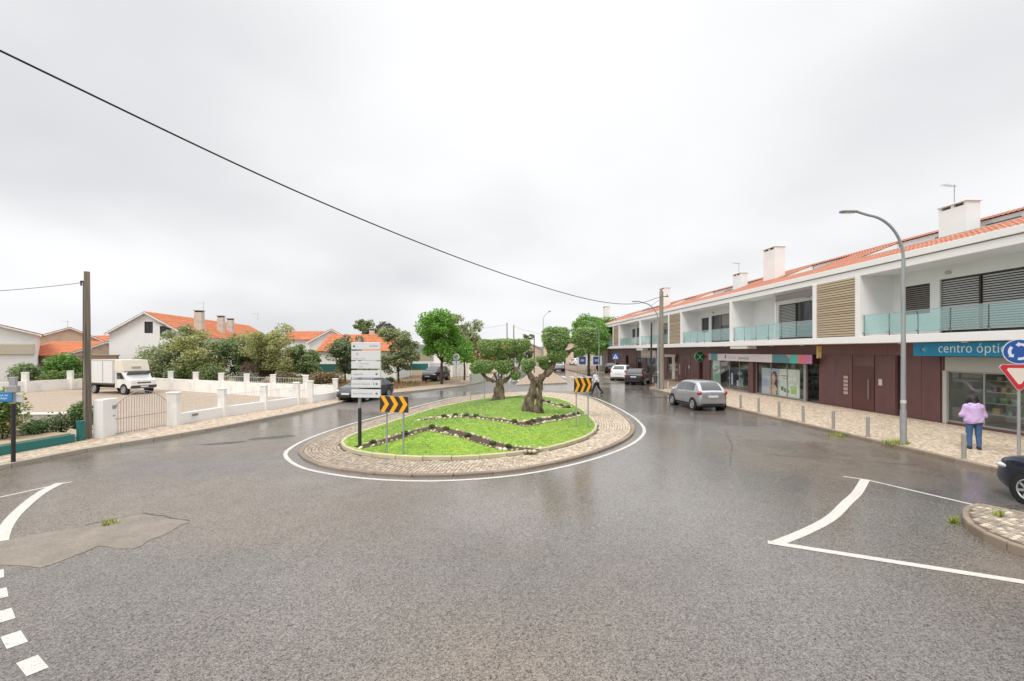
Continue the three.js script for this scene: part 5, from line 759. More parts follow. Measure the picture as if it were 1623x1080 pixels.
tree('cypress', 'slim dark far tree between the two topiary trees', 'tree', [3.4, 104], { h: 7.4, trunk: 1, rad: 1.2, n: 3740, leaf: .25, col: DK, seed: 117 });
tree('far_tree', 'low far green tree behind the left topiary trunk', 'tree', [1.2, 84], { h: 4.2, trunk: 1, rad: 1.9, n: 4080, leaf: .22, col: [.09, .12, .04], seed: 118 });
tree('far_tree', 'low far tree beside the small distant orange-roofed house', 'tree', [-52.5, 66], { h: 4.2, trunk: 1, rad: 2.2, n: 4080, leaf: .22, col: DK, seed: 119 });
tree('far_tree', 'small far tree left of the big white terraced house', 'tree', [-56, 68], { h: 3.8, trunk: 1, rad: 2, n: 3740, leaf: .22, col: DK, seed: 120 });
bush('bright_bush', 'bright green rounded bush in front of the low orange-roofed building', [-38.6, 42], { w: 3.4, h: 2.9, n: 7650, leaf: .20, col: [.15, .31, .03], seed: 130, group: 'far left bushes' });
bush('pale_bush', 'pale flowering bush against the far left white house', [-40.6, 40.8], { w: 3, h: 2.3, n: 4420, leaf: .16, col: [.24, .32, .12], seed: 131, group: 'far left bushes' });
bush('low_hedge', 'low green hedge above the far left yard wall', [-37.6, 40.2], { w: 2.6, h: 1.5, n: 3400, leaf: .16, col: [.2, .3, .06], seed: 132, group: 'far left bushes' });
bush('yellow_bush', 'small yellow-green bush beside the far white gate pillar', [-36.2, 41.3], { w: 1.3, h: 1.4, n: 1700, leaf: .12, col: [.25, .25, .07], seed: 133, group: 'far left bushes' });
bush('rust_bush', 'rust brown shrub under the yellow-green willowy tree', [-22.2, 41], { w: 1.8, h: 2.2, n: 2380, leaf: .12, col: [.24, .13, .08], seed: 134, group: 'yard shrubs' });
bush('white_flower_bush', 'pale flowering shrub over the yard wall', [-20.2, 37], { w: 2, h: 1.5, n: 2550, leaf: .11, col: [.2, .23, .15], seed: 135, group: 'yard shrubs' });
bush('dark_shrub', 'dark green shrub hugging the yard wall behind the truck cab', [-27.8, 40.8], { w: 2.2, h: 1.9, n: 3060, leaf: .13, col: DK, seed: 136, group: 'yard shrubs' });
bush('green_shrub', 'mid green shrub along the yard wall below the olive trees', [-25, 39.6], { w: 3, h: 2.2, n: 4420, leaf: .13, col: [.2, .26, .07], seed: 137, group: 'yard shrubs' });
bush('dry_shrub', 'dry golden shrub on the verge left of the direction signpost', [-14.4, 38], { w: 2.4, h: 1.5, n: 3230, leaf: .13, col: [.26, .18, .07], seed: 138, group: 'verge shrubs' });
bush('dry_shrub', 'tan dry shrub behind the end of the low white street wall', [-17.2, 38], { w: 2.4, h: 1.4, n: 2890, leaf: .13, col: [.2, .15, .07], seed: 139, group: 'verge shrubs' });
bush('green_shrub', 'yellowish green shrub behind the black car', [-15.9, 36.4], { w: 2, h: 1.2, n: 2550, leaf: .12, col: [.28, .28, .08], seed: 140, group: 'verge shrubs' });
bush('dark_shrub', 'small dark green shrub at the foot of the upright olive', [-10.9, 42.6], { w: 1.2, h: .8, n: 1530, leaf: .1, col: [.05, .1, .02], seed: 141, group: 'verge shrubs' });
bush('green_shrub', 'low green shrub between signpost boards and upright olive', [-12.9, 44], { w: 2, h: 1.7, n: 2720, leaf: .13, col: [.2, .24, .1], seed: 142, group: 'verge shrubs' });
{ // dry grass on the verge
  const r = rng(60), P = [], C = []; for (let i = 0; i < 9000; i++) { const D = lerp(32.5, 47, r()), x = lerp(-24, -8 - 0, r()); if (x > -11.2 + (D - 31) * .22 + .4 || x < -17 - (D - 33) * 1.8) continue; const h = .12 + r() * .32 * fbm(x * .5, D * .5, 2) * 2, a = r() * 6.28, w = .02, k = .6 + r() * .7; P.push(x - Math.cos(a) * w, .06, -D - Math.sin(a) * w, x + Math.cos(a) * w, .06, -D + Math.sin(a) * w, x + (r() - .5) * .2, .06 + h, -D + (r() - .5) * .2); for (let q = 0; q < 3; q++) C.push(k, k * (.8 + .4 * (i % 3) * .3), k * .8); }
  const g = new THREE.BufferGeometry(); g.setAttribute('position', new THREE.Float32BufferAttribute(P, 3)); g.setAttribute('color', new THREE.Float32BufferAttribute(C, 3)); g.computeVertexNormals(); solo('dry_grass', 'dry yellow grass covering the verge below the trees', 'grass', g, leafMat([.3, .21, .09], .2), null, 'stuff');
}
// clipped cloud-pruned olives on the lawn
function topiary(label, [x, D], trunkBones, pads, seed) {
  const r = rng(seed), t = thing('topiary_olive', label, 'topiary tree', [x, lawnH(x, D) - .05, D], 0, 'cloud-pruned olive trees'); t.scale.setScalar(1.06);
  const tb = trunkBones.map(([a, b, ra, rb]) => [a, b, ra * .86, rb * .86]), f = bones(tb, .05);
  let hi = [0, 0, 0], lo = [0, 0, 0]; for (const [a, b, ra] of trunkBones) for (const p of [a, b]) for (let k = 0; k < 3; k++) { hi[k] = Math.max(hi[k], p[k] + ra + .15); lo[k] = Math.min(lo[k], p[k] - ra - .15); }
  const bark = (px, py, pz) => f(px, py, pz) + .13 * (vnoise(px * 8 + py * 2.6, pz * 8 - py * 1.9, py * 1.2 + seed) - .45) + .05 * (vnoise(px * 24, pz * 24, py * 5) - .5);
  const og = M(.28, .215, .15, .95, { map: rep(T.bark, 1.5), bumpMap: rep(T.bark, 2), bumpScale: .05 }); part(t, 'trunk', sdfMesh(bark, lo, hi, .028), og);
  for (let [cx, cy, cz, rx, ry, rz, n] of pads) {
    const spots = []; n *= .9; rx *= .95; ry *= .93; rz *= .95; for (let i = 0; i < n; i++) { let u, v, w, q; do { u = r() * 2 - 1; v = r() * 2 - 1; w = r() * 2 - 1; q = Math.abs(u) ** 4.5 + Math.abs(v) ** 4.5 + Math.abs(w) ** 4.5; } while (q > 1 || q < .02); const k = r() < .72 ? (.84 + .26 * r() * r()) / q ** (1 / 4.5) : 1, taper = v < 0 ? 1 + v * .5 * k : 1, bump = 1 + .1 * (vnoise(u * 3 + cx * 5, v * 3 + cy * 5, w * 3) - .5); spots.push([cx + u * k * rx * taper * bump, cy + v * k * ry * bump, cz + w * k * rz * taper * bump]); }
    part(t, 'leaf_pad', leaves(spots, .1, r, null, .26), leafMat([.33, .45, .17], .5));
  }
  return t;
}
topiary('big leaning topiary olive with thick twin trunk on the right of the lawn', [.8, 21.4], [
  [[-.16, 0, .02], [-.02, .5, 0], .3, .23], [[-.02, .5, 0], [.16, 1.3, 0], .23, .19], [[.3, 0, .06], [.42, .6, .04], .21, .16], [[.42, .6, .04], [.36, 1.3, 0], .16, .17], [[.2, 1.25, 0], [-.12, 1.68, .05], .2, .14], [[.3, 1.25, 0], [.62, 1.62, -.02], .22, .16], [[.62, 1.62, -.02], [.98, 2.1, 0], .16, .12], [[.42, 1.3, .1], [.85, 1.75, .12], .1, .09], [[.85, 1.75, .12], [1.12, 2.3, .05], .09, .08], [[.98, 2.1, 0], [1.15, 2.7, 0], .12, .07], [[1.05, 2.2, 0], [1.55, 2.5, .05], .1, .07], [[1.55, 2.5, .05], [2.1, 2.85, .02], .07, .05], [[.6, 1.6, 0], [.5, 2.05, .08], .07, .04], [[-.32, 0, .12], [-.08, .4, .05], .13, .06], [[.5, 0, -.1], [.4, .35, 0], .12, .06]],
  [[1.06, 2.98, 0, .58, .6, .56, 6400], [1.12, 2.35, .05, .42, .28, .38, 2000], [2.3, 3.08, .02, .46, .46, .46, 4200], [2.05, 2.55, .05, .3, .25, .28, 1000], [-.08, 1.98, .04, .3, .27, .28, 1300], [.5, 2.2, .08, .3, .14, .26, 900], [.62, 1.95, -.05, .26, .16, .2, 700]], 201);
topiary('smaller topiary olive with two tiers of flat pads on the left of the lawn', [-.76, 26.6], [
  [[-.1, 0, 0], [-.05, .5, 0], .24, .2], [[-.05, .5, 0], [0, .95, 0], .2, .19], [[.2, 0, .02], [.14, .5, 0], .2, .16], [[.14, .5, 0], [.1, .95, 0], .16, .16], [[0, .95, 0], [-.45, 1.1, .02], .13, .1], [[-.45, 1.1, .02], [-.85, 1.4, 0], .1, .06], [[.02, .95, 0], [-.2, 1.4, .03], .1, .06], [[.05, .95, .02], [.25, 1.45, 0], .1, .06], [[.1, .9, 0], [.5, 1.15, 0], .13, .11], [[.5, 1.15, 0], [.85, 1.5, 0], .11, .09], [[.85, 1.5, 0], [.65, 2.0, .02], .09, .08], [[.65, 2.0, .02], [.55, 2.6, 0], .08, .06], [[.85, 1.5, 0], [1.15, 1.9, 0], .09, .07], [[1.15, 1.9, 0], [1.15, 2.6, 0], .07, .05], [[.85, 1.5, 0], [1.4, 1.5, .04], .07, .05], [[-.3, 0, .1], [-.08, .3, .02], .14, .08]],
  [[-.68, 1.78, 0, .56, .36, .5, 3000], [.28, 1.74, .05, .46, .38, .44, 2600], [-1.18, 1.66, 0, .3, .28, .3, 1200], [-.45, 2.72, 0, .62, .48, .5, 3800], [.4, 2.8, .02, .6, .42, .5, 3400], [1.2, 2.86, 0, .5, .36, .44, 2400], [1.5, 1.66, .03, .3, .24, .28, 1000], [.2, 2.3, -.05, .34, .2, .3, 1000], [.9, 1.3, 0, .28, .24, .24, 900], [1.16, 2.2, 0, .17, .34, .17, 700], [.66, 1.85, 0, .16, .3, .16, 600]], 202);
// ---------- vehicles ----------
const key = (t, s) => { if (s <= t[0][0]) return t[0][1]; for (let i = 0; i + 1 < t.length; i++) if (s <= t[i + 1][0]) { const a = t[Math.max(i - 1, 0)], b = t[i], c = t[i + 1], d = t[Math.min(i + 2, t.length - 1)], h = c[0] - b[0], u = (s - b[0]) / h; let mb = (c[1] - a[1]) / (c[0] - a[0] || 1), mc = (d[1] - b[1]) / (d[0] - b[0] || 1), sl = (c[1] - b[1]) / h; if (mb * sl <= 0) mb = 0; if (mc * sl <= 0) mc = 0; mb = Math.sign(mb) * Math.min(Math.abs(mb), 3 * Math.abs(sl)); mc = Math.sign(mc) * Math.min(Math.abs(mc), 3 * Math.abs(sl)); const u2 = u * u, u3 = u2 * u; return (2 * u3 - 3 * u2 + 1) * b[1] + (u3 - 2 * u2 + u) * h * mb + (3 * u2 - 2 * u3) * c[1] + (u3 - u2) * h * mc; } return t.at(-1)[1]; };
const rimMat = M(.5, .51, .53, .35, { metalness: .6 }), lampRed = MP(.4, .012, .015, .15, { clearcoat: 1 }), lampClear = MP(.62, .64, .66, .08, { clearcoat: 1 }), carGlass = MP(.02, .024, .027, .04, { clearcoat: 1 }), plateMat = M(.66, .67, .66, .4), trim = M(.02, .02, .022, .55);
const tyreG = new THREE.LatheGeometry([[.2, -.095], [.285, -.1], [.305, -.08], [.31, -.04], [.31, .04], [.305, .08], [.285, .1], [.2, .095]].map((p) => new THREE.Vector2(...p)), 28).rotateZ(Math.PI / 2);
const rimG = (() => { const gs = [new THREE.CylinderGeometry(.06, .06, .03, 12).rotateZ(Math.PI / 2).translate(.085, 0, 0), new THREE.TorusGeometry(.2, .018, 6, 26).rotateY(Math.PI / 2).translate(.09, 0, 0)]; for (let k = 0; k < 7; k++) { const g = new THREE.BoxGeometry(.022, .17, .05); g.translate(.082, .115, 0); g.rotateX(k * 6.283 / 7); gs.push(g); } return merge(gs); })();
const hubG = new THREE.CylinderGeometry(.2, .2, .13, 20).rotateZ(Math.PI / 2), archG = new THREE.CylinderGeometry(1, 1, .3, 26).rotateZ(Math.PI / 2);
function wheel(t, x, D, k = 1, side = 1) { const w = part(t, 'wheel', tyreG, mat.rubber); w.position.set(x, .31 * k, -D); w.scale.set(k * side, k, k); part(w, 'hub', hubG, trim); part(w, 'rim', rimG, rimMat); return w; }
const SHAPES = {
  hatch: { L: 3.88, W: 1.69, top: [[0, .66], [.03, .92], [.1, 1.02], [.3, 1.24], [.55, 1.42], [.95, 1.505], [1.6, 1.53], [2.2, 1.49], [2.6, 1.33], [3.15, 1.02], [3.5, .93], [3.72, .8], [3.84, .64], [3.88, .52]], belt: [[0, .62], [.1, .98], [1.2, .97], [2.4, .92], [3.1, .9], [3.6, .82], [3.88, .48]], rear: [.13, .6], front: [2.3, 3.1], side: [[.62, 1.0], [1.04, 1.72], [1.78, 2.62]], wb: [.62, 3.1], lampY: .93, headY: .7 },
  golf: { L: 4.2, W: 1.76, top: [[0, .66], [.04, .9], [.12, 1.0], [.35, 1.2], [.62, 1.36], [1.1, 1.46], [1.8, 1.48], [2.4, 1.43], [2.8, 1.24], [3.2, 1.0], [3.7, .92], [4.0, .8], [4.16, .62], [4.2, .5]], belt: [[0, .62], [.12, .96], [1.3, .93], [2.6, .89], [3.2, .88], [3.9, .8], [4.2, .46]], rear: [.16, .62], front: [2.46, 3.18], side: [[.72, 1.08], [1.12, 1.85], [1.91, 2.72]], wb: [.72, 3.32], lampY: .88, headY: .68 },
  suv: { L: 4.4, W: 1.82, top: [[0, .78], [.04, 1.02], [.12, 1.12], [.34, 1.34], [.6, 1.52], [1.1, 1.62], [1.9, 1.64], [2.5, 1.58], [2.9, 1.36], [3.3, 1.12], [3.8, 1.04], [4.2, .92], [4.36, .7], [4.4, .56]], belt: [[0, .74], [.12, 1.06], [1.3, 1.04], [2.7, 1.0], [3.3, .99], [4.1, .88], [4.4, .54]], rear: [.16, .6], front: [2.56, 3.28], side: [[.72, 1.1], [1.16, 1.9], [1.97, 2.82]], wb: [.8, 3.46], lampY: 1.0, headY: .78 },
  sedan: { L: 4.55, W: 1.8, top: [[0, .66], [.05, .9], [.3, .98], [.55, 1.02], [1.0, 1.27], [1.45, 1.39], [2.0, 1.42], [2.55, 1.36], [3.0, 1.13], [3.35, .97], [3.9, .87], [4.3, .72], [4.5, .56], [4.55, .46]], belt: [[0, .62], [.3, .93], [1.4, .92], [2.8, .87], [3.4, .85], [4.2, .68], [4.55, .42]], rear: [.66, 1.3], front: [2.66, 3.34], side: [[1.1, 1.4], [1.46, 2.05], [2.12, 2.95]], wb: [.95, 3.62], lampY: .85, headY: .66 },
};
function car(label, type, color, [x, D], turn, { rough = .3, metal = .5, group, y = 0 } = {}) {
  const S = SHAPES[type], { L, W } = S, t = thing('parked_car', label, 'car', [x, y, D], turn, group), hwT = [[0, .78], [.06, .88], [.35, .965], [1.0, 1], [L - 1.2, .995], [L - .5, .94], [L - .15, .82], [L, .66]];
  const bodyMat = MP(...color, rough, { metalness: metal, clearcoat: 1, clearcoatRoughness: .06 });
  const sec = (s) => { const w = key(hwT, s) * W / 2, T0 = key(S.top, s), B = Math.min(key(S.belt, s), T0 - .035), gh = T0 - B, bot = key([[0, .36], [.3, .2], [L - .4, .18], [L, .3]], s), tb = .34 * gh, X = (v) => w * .945 - tb * v; return { w, T: T0, B, gh, X, pts: [[0, bot], [w * .84, bot], [w * .95, bot + .07], [w * .995, bot + (B - bot) * .35], [w, bot + (B - bot) * .62], [w * .985, B - .04], [w * .95, B], [X(.45), B + gh * .45], [X(.86), B + gh * .86], [X(.96) - .03, B + gh * .96], [X(1) - .1, T0], [(X(1) - .1) * .5, T0 + .014], [0, T0 + .02]] }; };
  const ns = 64, P = [], I = [], H = 13, full = 2 * H - 2;
  for (let i = 0; i <= ns; i++) { const s = L * (i < 8 ? i * .0045 : i > 56 ? 1 - (64 - i) * .006 : lerp(.036, .952, (i - 8) / 48)), q = sec(s).pts, ring = [...q, ...q.slice(1, -1).reverse().map(([a, b]) => [-a, b])]; ring.forEach(([a, b]) => P.push(a, b, -(s - L / 2))); }
  for (let i = 0; i < ns; i++) for (let k = 0; k < full; k++) { const a = i * full + k, b = i * full + (k + 1) % full; I.push(a, b, b + full, a, b + full, a + full); }
  for (const i of [0, ns]) for (let k = 1; k < full - 1; k++) { const a = i * full; i ? I.push(a, a + k, a + k + 1) : I.push(a, a + k + 1, a + k); }
  const g = new THREE.BufferGeometry(); g.setAttribute('position', new THREE.Float32BufferAttribute(P, 3)); g.setIndex(I); g.computeVertexNormals(); bodyMat.side = THREE.DoubleSide; const body = part(t, 'body', g, bodyMat);
  const patch = (name, f, nu, nv, m) => { const p = [], q = []; for (let i = 0; i <= nu; i++) for (let j = 0; j <= nv; j++) p.push(...f(i / nu, j / nv)); for (let i = 0; i < nu; i++) for (let j = 0; j < nv; j++) { const a = i * (nv + 1) + j; q.push(a, a + 1, a + nv + 2, a, a + nv + 2, a + nv + 1); } const gg = new THREE.BufferGeometry(); gg.setAttribute('position', new THREE.Float32BufferAttribute(p, 3)); gg.setIndex(q); gg.computeVertexNormals(); const mm = m; mm.side = THREE.DoubleSide; return part(t, name, gg, mm); };
  for (const sd of [-1, 1]) {
    S.side.forEach(([a, b]) => patch('side_window', (u, v) => { const s = lerp(a, b, u), c = sec(s), vv = lerp(.08, .84, v); return [sd * (c.X(vv) + .007), c.B + c.gh * vv, -(s - L / 2)]; }, 6, 3, carGlass));
    for (const [a, b] of [[.5, S.side[1][1] + .03], [S.side[1][1] + .035, S.side[2][1] + .1]]) patch('door_seam', (u, v) => { const s = lerp(b - .006, b + .006, u), c = sec(s), yy = lerp(.3, c.B - .03, v), k = clamp((yy - .2) / (c.B - .2)); return [sd * (c.w * (k > .62 ? lerp(1, .985, (k - .62) / .38) : lerp(.985, 1, k / .62)) + .004), yy, -(s - L / 2)]; }, 1, 6, trim);
    patch('sill_trim', (u, v) => { const s = lerp(S.wb[0] + .3, S.wb[1] - .3, u), c = sec(s); return [sd * (c.w * lerp(.955, .985, v) + .004), lerp(.26, .36, v), -(s - L / 2)]; }, 8, 1, trim);
    const e = (name, r, px, py, s, m) => { const q = new THREE.SphereGeometry(1, 14, 10); q.scale(...r); q.translate(sd * px, py, -(s - L / 2)); return part(t, name, q, m); };
    e('tail_lamp', [.13, .12, .13], sec(.12).w * .9, S.lampY, .12, lampRed); e('head_lamp', [.15, .075, .24], sec(L - .32).w * .84, S.headY, L - .33, lampClear); e('mirror', [.1, .07, .06], W / 2 + .06, key(S.belt, S.front[1] - .35) + .06, S.front[1] - .38, bodyMat);
    const hb = part(t, 'door_handle', bevelBox(.02, .025, .16, .006), bodyMat); hb.position.set(sd * (sec(S.side[1][0] + .2).w * .99 + .012), key(S.belt, 1.5) - .1, -(S.side[1][0] + .14 - L / 2));
    for (const s of S.wb) { const a = part(t, 'wheel_arch', archG, mat.black); a.position.set(sd * (W / 2 - .145), .33, -(s - L / 2)); a.scale.set(1, .365, .365); wheel(t, sd * (W / 2 - .085), s - L / 2, 1, sd); }
  }
  patch('rear_window', (u, v) => { const s = lerp(...S.rear, u), c = sec(s), m = c.X(1) - .17, xx = lerp(-m, m, v); return [xx, c.T + .02 * (1 - (xx / m) ** 2) + .009, -(s - L / 2) + .007]; }, 8, 8, carGlass);
  patch('windscreen', (u, v) => { const s = lerp(...S.front, u), c = sec(s), m = c.X(1) - .12, xx = lerp(-m, m, v); return [xx, c.T + .02 * (1 - (xx / m) ** 2) + .009, -(s - L / 2) - .005]; }, 8, 8, carGlass);
  part(t, 'underbody', bx(-W * .42, W * .42, .15, .3, -L / 2 + .35, L / 2 - .4, .02), mat.black);
  part(t, 'rear_bumper_trim', bx(-W * .33, W * .33, .3, .4, -L / 2 - .012, -L / 2 + .1, .01), trim); part(t, 'rear_plate', bx(-.26, .26, .7, .81, -L / 2 - .025, -L / 2 + .03, .003), plateMat);
  part(t, 'grille', bx(-W * .28, W * .28, .33, .47, L / 2 - .08, L / 2 + .015, .01), trim); part(t, 'front_plate', bx(-.26, .26, .47, .58, L / 2 - .03, L / 2 + .022, .003), plateMat);
  return t;
}
car('silver hatchback seen from behind at the right kerb', 'hatch', [.46, .47, .49], [10.2, 27.05], .1, { rough: .32, metal: .75 });
car('white sport utility car parked nose-in before the dark hatchback', 'suv', [.78, .78, .77], [12.05, 52.9], -.46, { metal: 0 });
car('dark grey hatchback parked nose-in beside the white car', 'golf', [.018, .02, .024], [12.0, 46.3], -.46, {});
car('black saloon car facing the camera in front of the white garden wall', 'sedan', [.02, .023, .03], [-9.45, 31.5], 2.88, { metal: .4 });
car('small dark hatchback parked under the bright green tree', 'hatch', [.018, .022, .03], [-7.9, 50.5], 2.84, { y: .06 });
car('dark blue car entering the picture at the right edge', 'golf', [.01, .016, .045], [11.3, 8.6], .0466, {});
car('distant silver car driving away in the right lane', 'hatch', [.5, .51, .52], [7.5, 78.5], .02, { metal: .5 });
car('distant white car parked near the street-end houses', 'suv', [.75, .75, .73], [13.6, 104], .2, { metal: 0 });
car('distant dark car parked beyond the blue crossing sign', 'golf', [.02, .02, .022], [14.0, 67], -.4, { y: .11 });
// ---------- box truck in the yard ----------
{
  const t = thing('box_truck', 'small white box truck with a cream roof fairing parked in the yard', 'truck', [-28.3, .07, 35.3], -1.93), wp = MP(.76, .76, .74, .35, { clearcoat: .6 }), box = M(.74, .75, .75, .5, { map: T.plaster });
  const ext = (pts, w, bev = .03) => { const g = new THREE.ExtrudeGeometry(new THREE.Shape(pts.map((p) => new THREE.Vector2(...p))), { depth: w - 2 * bev, bevelEnabled: true, bevelSize: bev, bevelThickness: bev, bevelSegments: 2 }); g.rotateY(Math.PI / 2); g.translate(-w / 2 + bev, 0, 0); return g; };   // profile in (D, y)
  part(t, 'chassis', bx(-.6, .6, .42, .66, -2.6, 1.6, .02), M(.06, .045, .035, .8)); part(t, 'cargo_floor', bx(-.92, .92, .66, .78, -2.75, .72, .01), M(.12, .08, .06, .8));
  part(t, 'cargo_box', bx(-.94, .94, .78, 2.4, -2.75, .7, .015), box);
  for (const s of [-1, 1]) for (let k = 0; k < 3; k++) part(t, 'side_panel', bx(s * .94, s * .952, .82, 2.36, -2.72 + k * 1.14, -2.72 + k * 1.14 + 1.12, .004), box);
  for (const s of [-1, 1]) for (const D of [-.46, .66]) part(t, 'door_bar', bx(s * .955, s * .972, .84, 2.32, D - .015, D + .015), mat.steel);
  for (const [y0, y1] of [[.76, .82], [2.36, 2.43]]) part(t, 'edge_rail', bx(-.965, .965, y0, y1, -2.78, .72, .01), M(.5, .48, .46, .6));
  part(t, 'roof_fairing', ext([[.7, 1.62], [1.62, 1.66], [1.38, 2.38], [.7, 2.4]], 1.78), M(.72, .67, .57, .6)); part(t, 'fairing_badge', bx(-.3, .3, 1.78, 1.95, 1.56, 1.61), M(.5, .42, .34, .6));
  part(t, 'cab', ext([[.74, .5], [2.3, .46], [2.4, .62], [2.36, .95], [1.92, 1.06], [1.5, 1.62], [.74, 1.64]], 1.74, .05), wp);
  part(t, 'windscreen', (() => { const g = bevelBox(1.5, .68, .02, .006); g.rotateX(-.64); g.translate(0, 1.34, -1.74); return g; })(), carGlass);
  for (const s of [-1, 1]) { part(t, 'side_window', (() => { const g = new THREE.ExtrudeGeometry(new THREE.Shape([[.95, 1.08], [1.72, 1.08], [1.42, 1.52], [.95, 1.54]].map((p) => new THREE.Vector2(...p))), { depth: .012, bevelEnabled: false }); g.rotateY(Math.PI / 2); g.translate(s * .872 - .006, 0, 0); return g; })(), carGlass); part(t, 'head_lamp', bx(s * .52, s * .8, .74, .86, 2.36, 2.43, .02), lampClear); part(t, 'mirror', bx(s * .92, s * 1.06, 1.1, 1.38, 1.6, 1.66, .015), trim); part(t, 'wheel_arch', archG.clone().scale(.6, .4, .4).translate(s * .79, .36, -1.68), mat.black); wheel(t, s * .8, 1.68, 1.08, s); wheel(t, s * .82, -1.5, 1.08, s); part(t, 'door_seam', bx(s * .87, s * .876, .56, 1.56, .86, .875), trim); }
  part(t, 'grille', bx(-.46, .46, .76, .86, 2.37, 2.435, .01), trim); part(t, 'bumper', bx(-.86, .86, .44, .66, 2.28, 2.47, .04), M(.05, .05, .055, .7)); part(t, 'plate', bx(-.26, .26, .5, .6, 2.465, 2.48), plateMat);
}
// ---------- people ----------
const skin = M(.42, .26, .19, .6);
function hand(wrist, dir, palmN, side) {   // bones of one relaxed hand: palm, four fingers, thumb
  const w = new THREE.Vector3(...wrist), d = new THREE.Vector3(...dir).normalize(), n = new THREE.Vector3(...palmN).normalize(), s = new THREE.Vector3().crossVectors(d, n).normalize().multiplyScalar(side), at = (a, b, c) => w.clone().addScaledVector(d, a).addScaledVector(s, b).addScaledVector(n, c).toArray(), B = [];
  for (const k of [-1, 0, 1]) B.push([at(.0, k * .012, 0), at(.075, k * .026, 0), .016, .015]);
  [[-.033, .068], [-.011, .078], [.011, .074], [.032, .058]].forEach(([o, l]) => { B.push([at(.075, o, 0), at(.075 + l * .5, o * 1.05, .006), .0092, .0086]); B.push([at(.075 + l * .5, o * 1.05, .006), at(.075 + l * .85, o * 1.05, .03), .0086, .0075]); });
  B.push([at(.02, -.03, .004), at(.05, -.055, .014), .0115, .01]); B.push([at(.05, -.055, .014), at(.078, -.062, .03), .01, .0085]);
  return B;
}
function person(name, label, pos, turn, pose) {
  const t = thing(name, label, 'person', pos, turn), { body, hands, cloth, hairF, hairB, shoes } = pose;
  const gs = [sdfMesh(bones(body, .035), ...pose.box, .018)];
  for (const h of hands) { const lo = [9, 9, 9], hi = [-9, -9, -9]; for (const [a, b] of h) for (const p of [a, b]) for (let k = 0; k < 3; k++) { lo[k] = Math.min(lo[k], p[k] - .03); hi[k] = Math.max(hi[k], p[k] + .03); } gs.push(sdfMesh(bones(h, .008), lo, hi, .004)); }
  { const [hx, hy, hz] = pose.head, f = pose.face, e = (a, u, v) => { const c = Math.cos(f), s = Math.sin(f); return [hx + a, hy + u * c - v * s, hz - u * s - v * c]; };   // face looks towards -z, pitched by f
    const hb = [[e(0, .03, -.015), e(0, -.01, .0), .09, .085], [e(0, -.05, .03), e(0, -.075, .055), .06, .045], [e(0, .005, .085), e(0, -.03, .108), .012, .016], [e(-.085, 0, -.01), e(-.09, -.03, -.005), .018, .014], [e(.085, 0, -.01), e(.09, -.03, -.005), .018, .014], [e(-.025, -.062, .083), e(.025, -.062, .083), .009, .009]];
    gs.push(sdfMesh((x, y, z) => Math.max(bones(hb, .02)(x, y, z), -Math.min(Math.hypot(x - e(.033, .012, .092)[0], y - e(0, .012, .092)[1], z - e(0, .012, .092)[2]) - .014, Math.hypot(x - e(-.033, .012, .092)[0], y - e(0, .012, .092)[1], z - e(0, .012, .092)[2]) - .014)), [hx - .14, hy - .18, hz - .2], [hx + .14, hy + .17, hz + .17], .007));
    part(t, 'body', gs, skin); }
  for (const [nm, f, m, y0 = -.05, y1 = 1.75] of cloth) part(t, nm, sdfMesh(f, [pose.box[0][0], y0, pose.box[0][2]], [pose.box[1][0], y1, pose.box[1][2]], .016), m);
  return t;
}
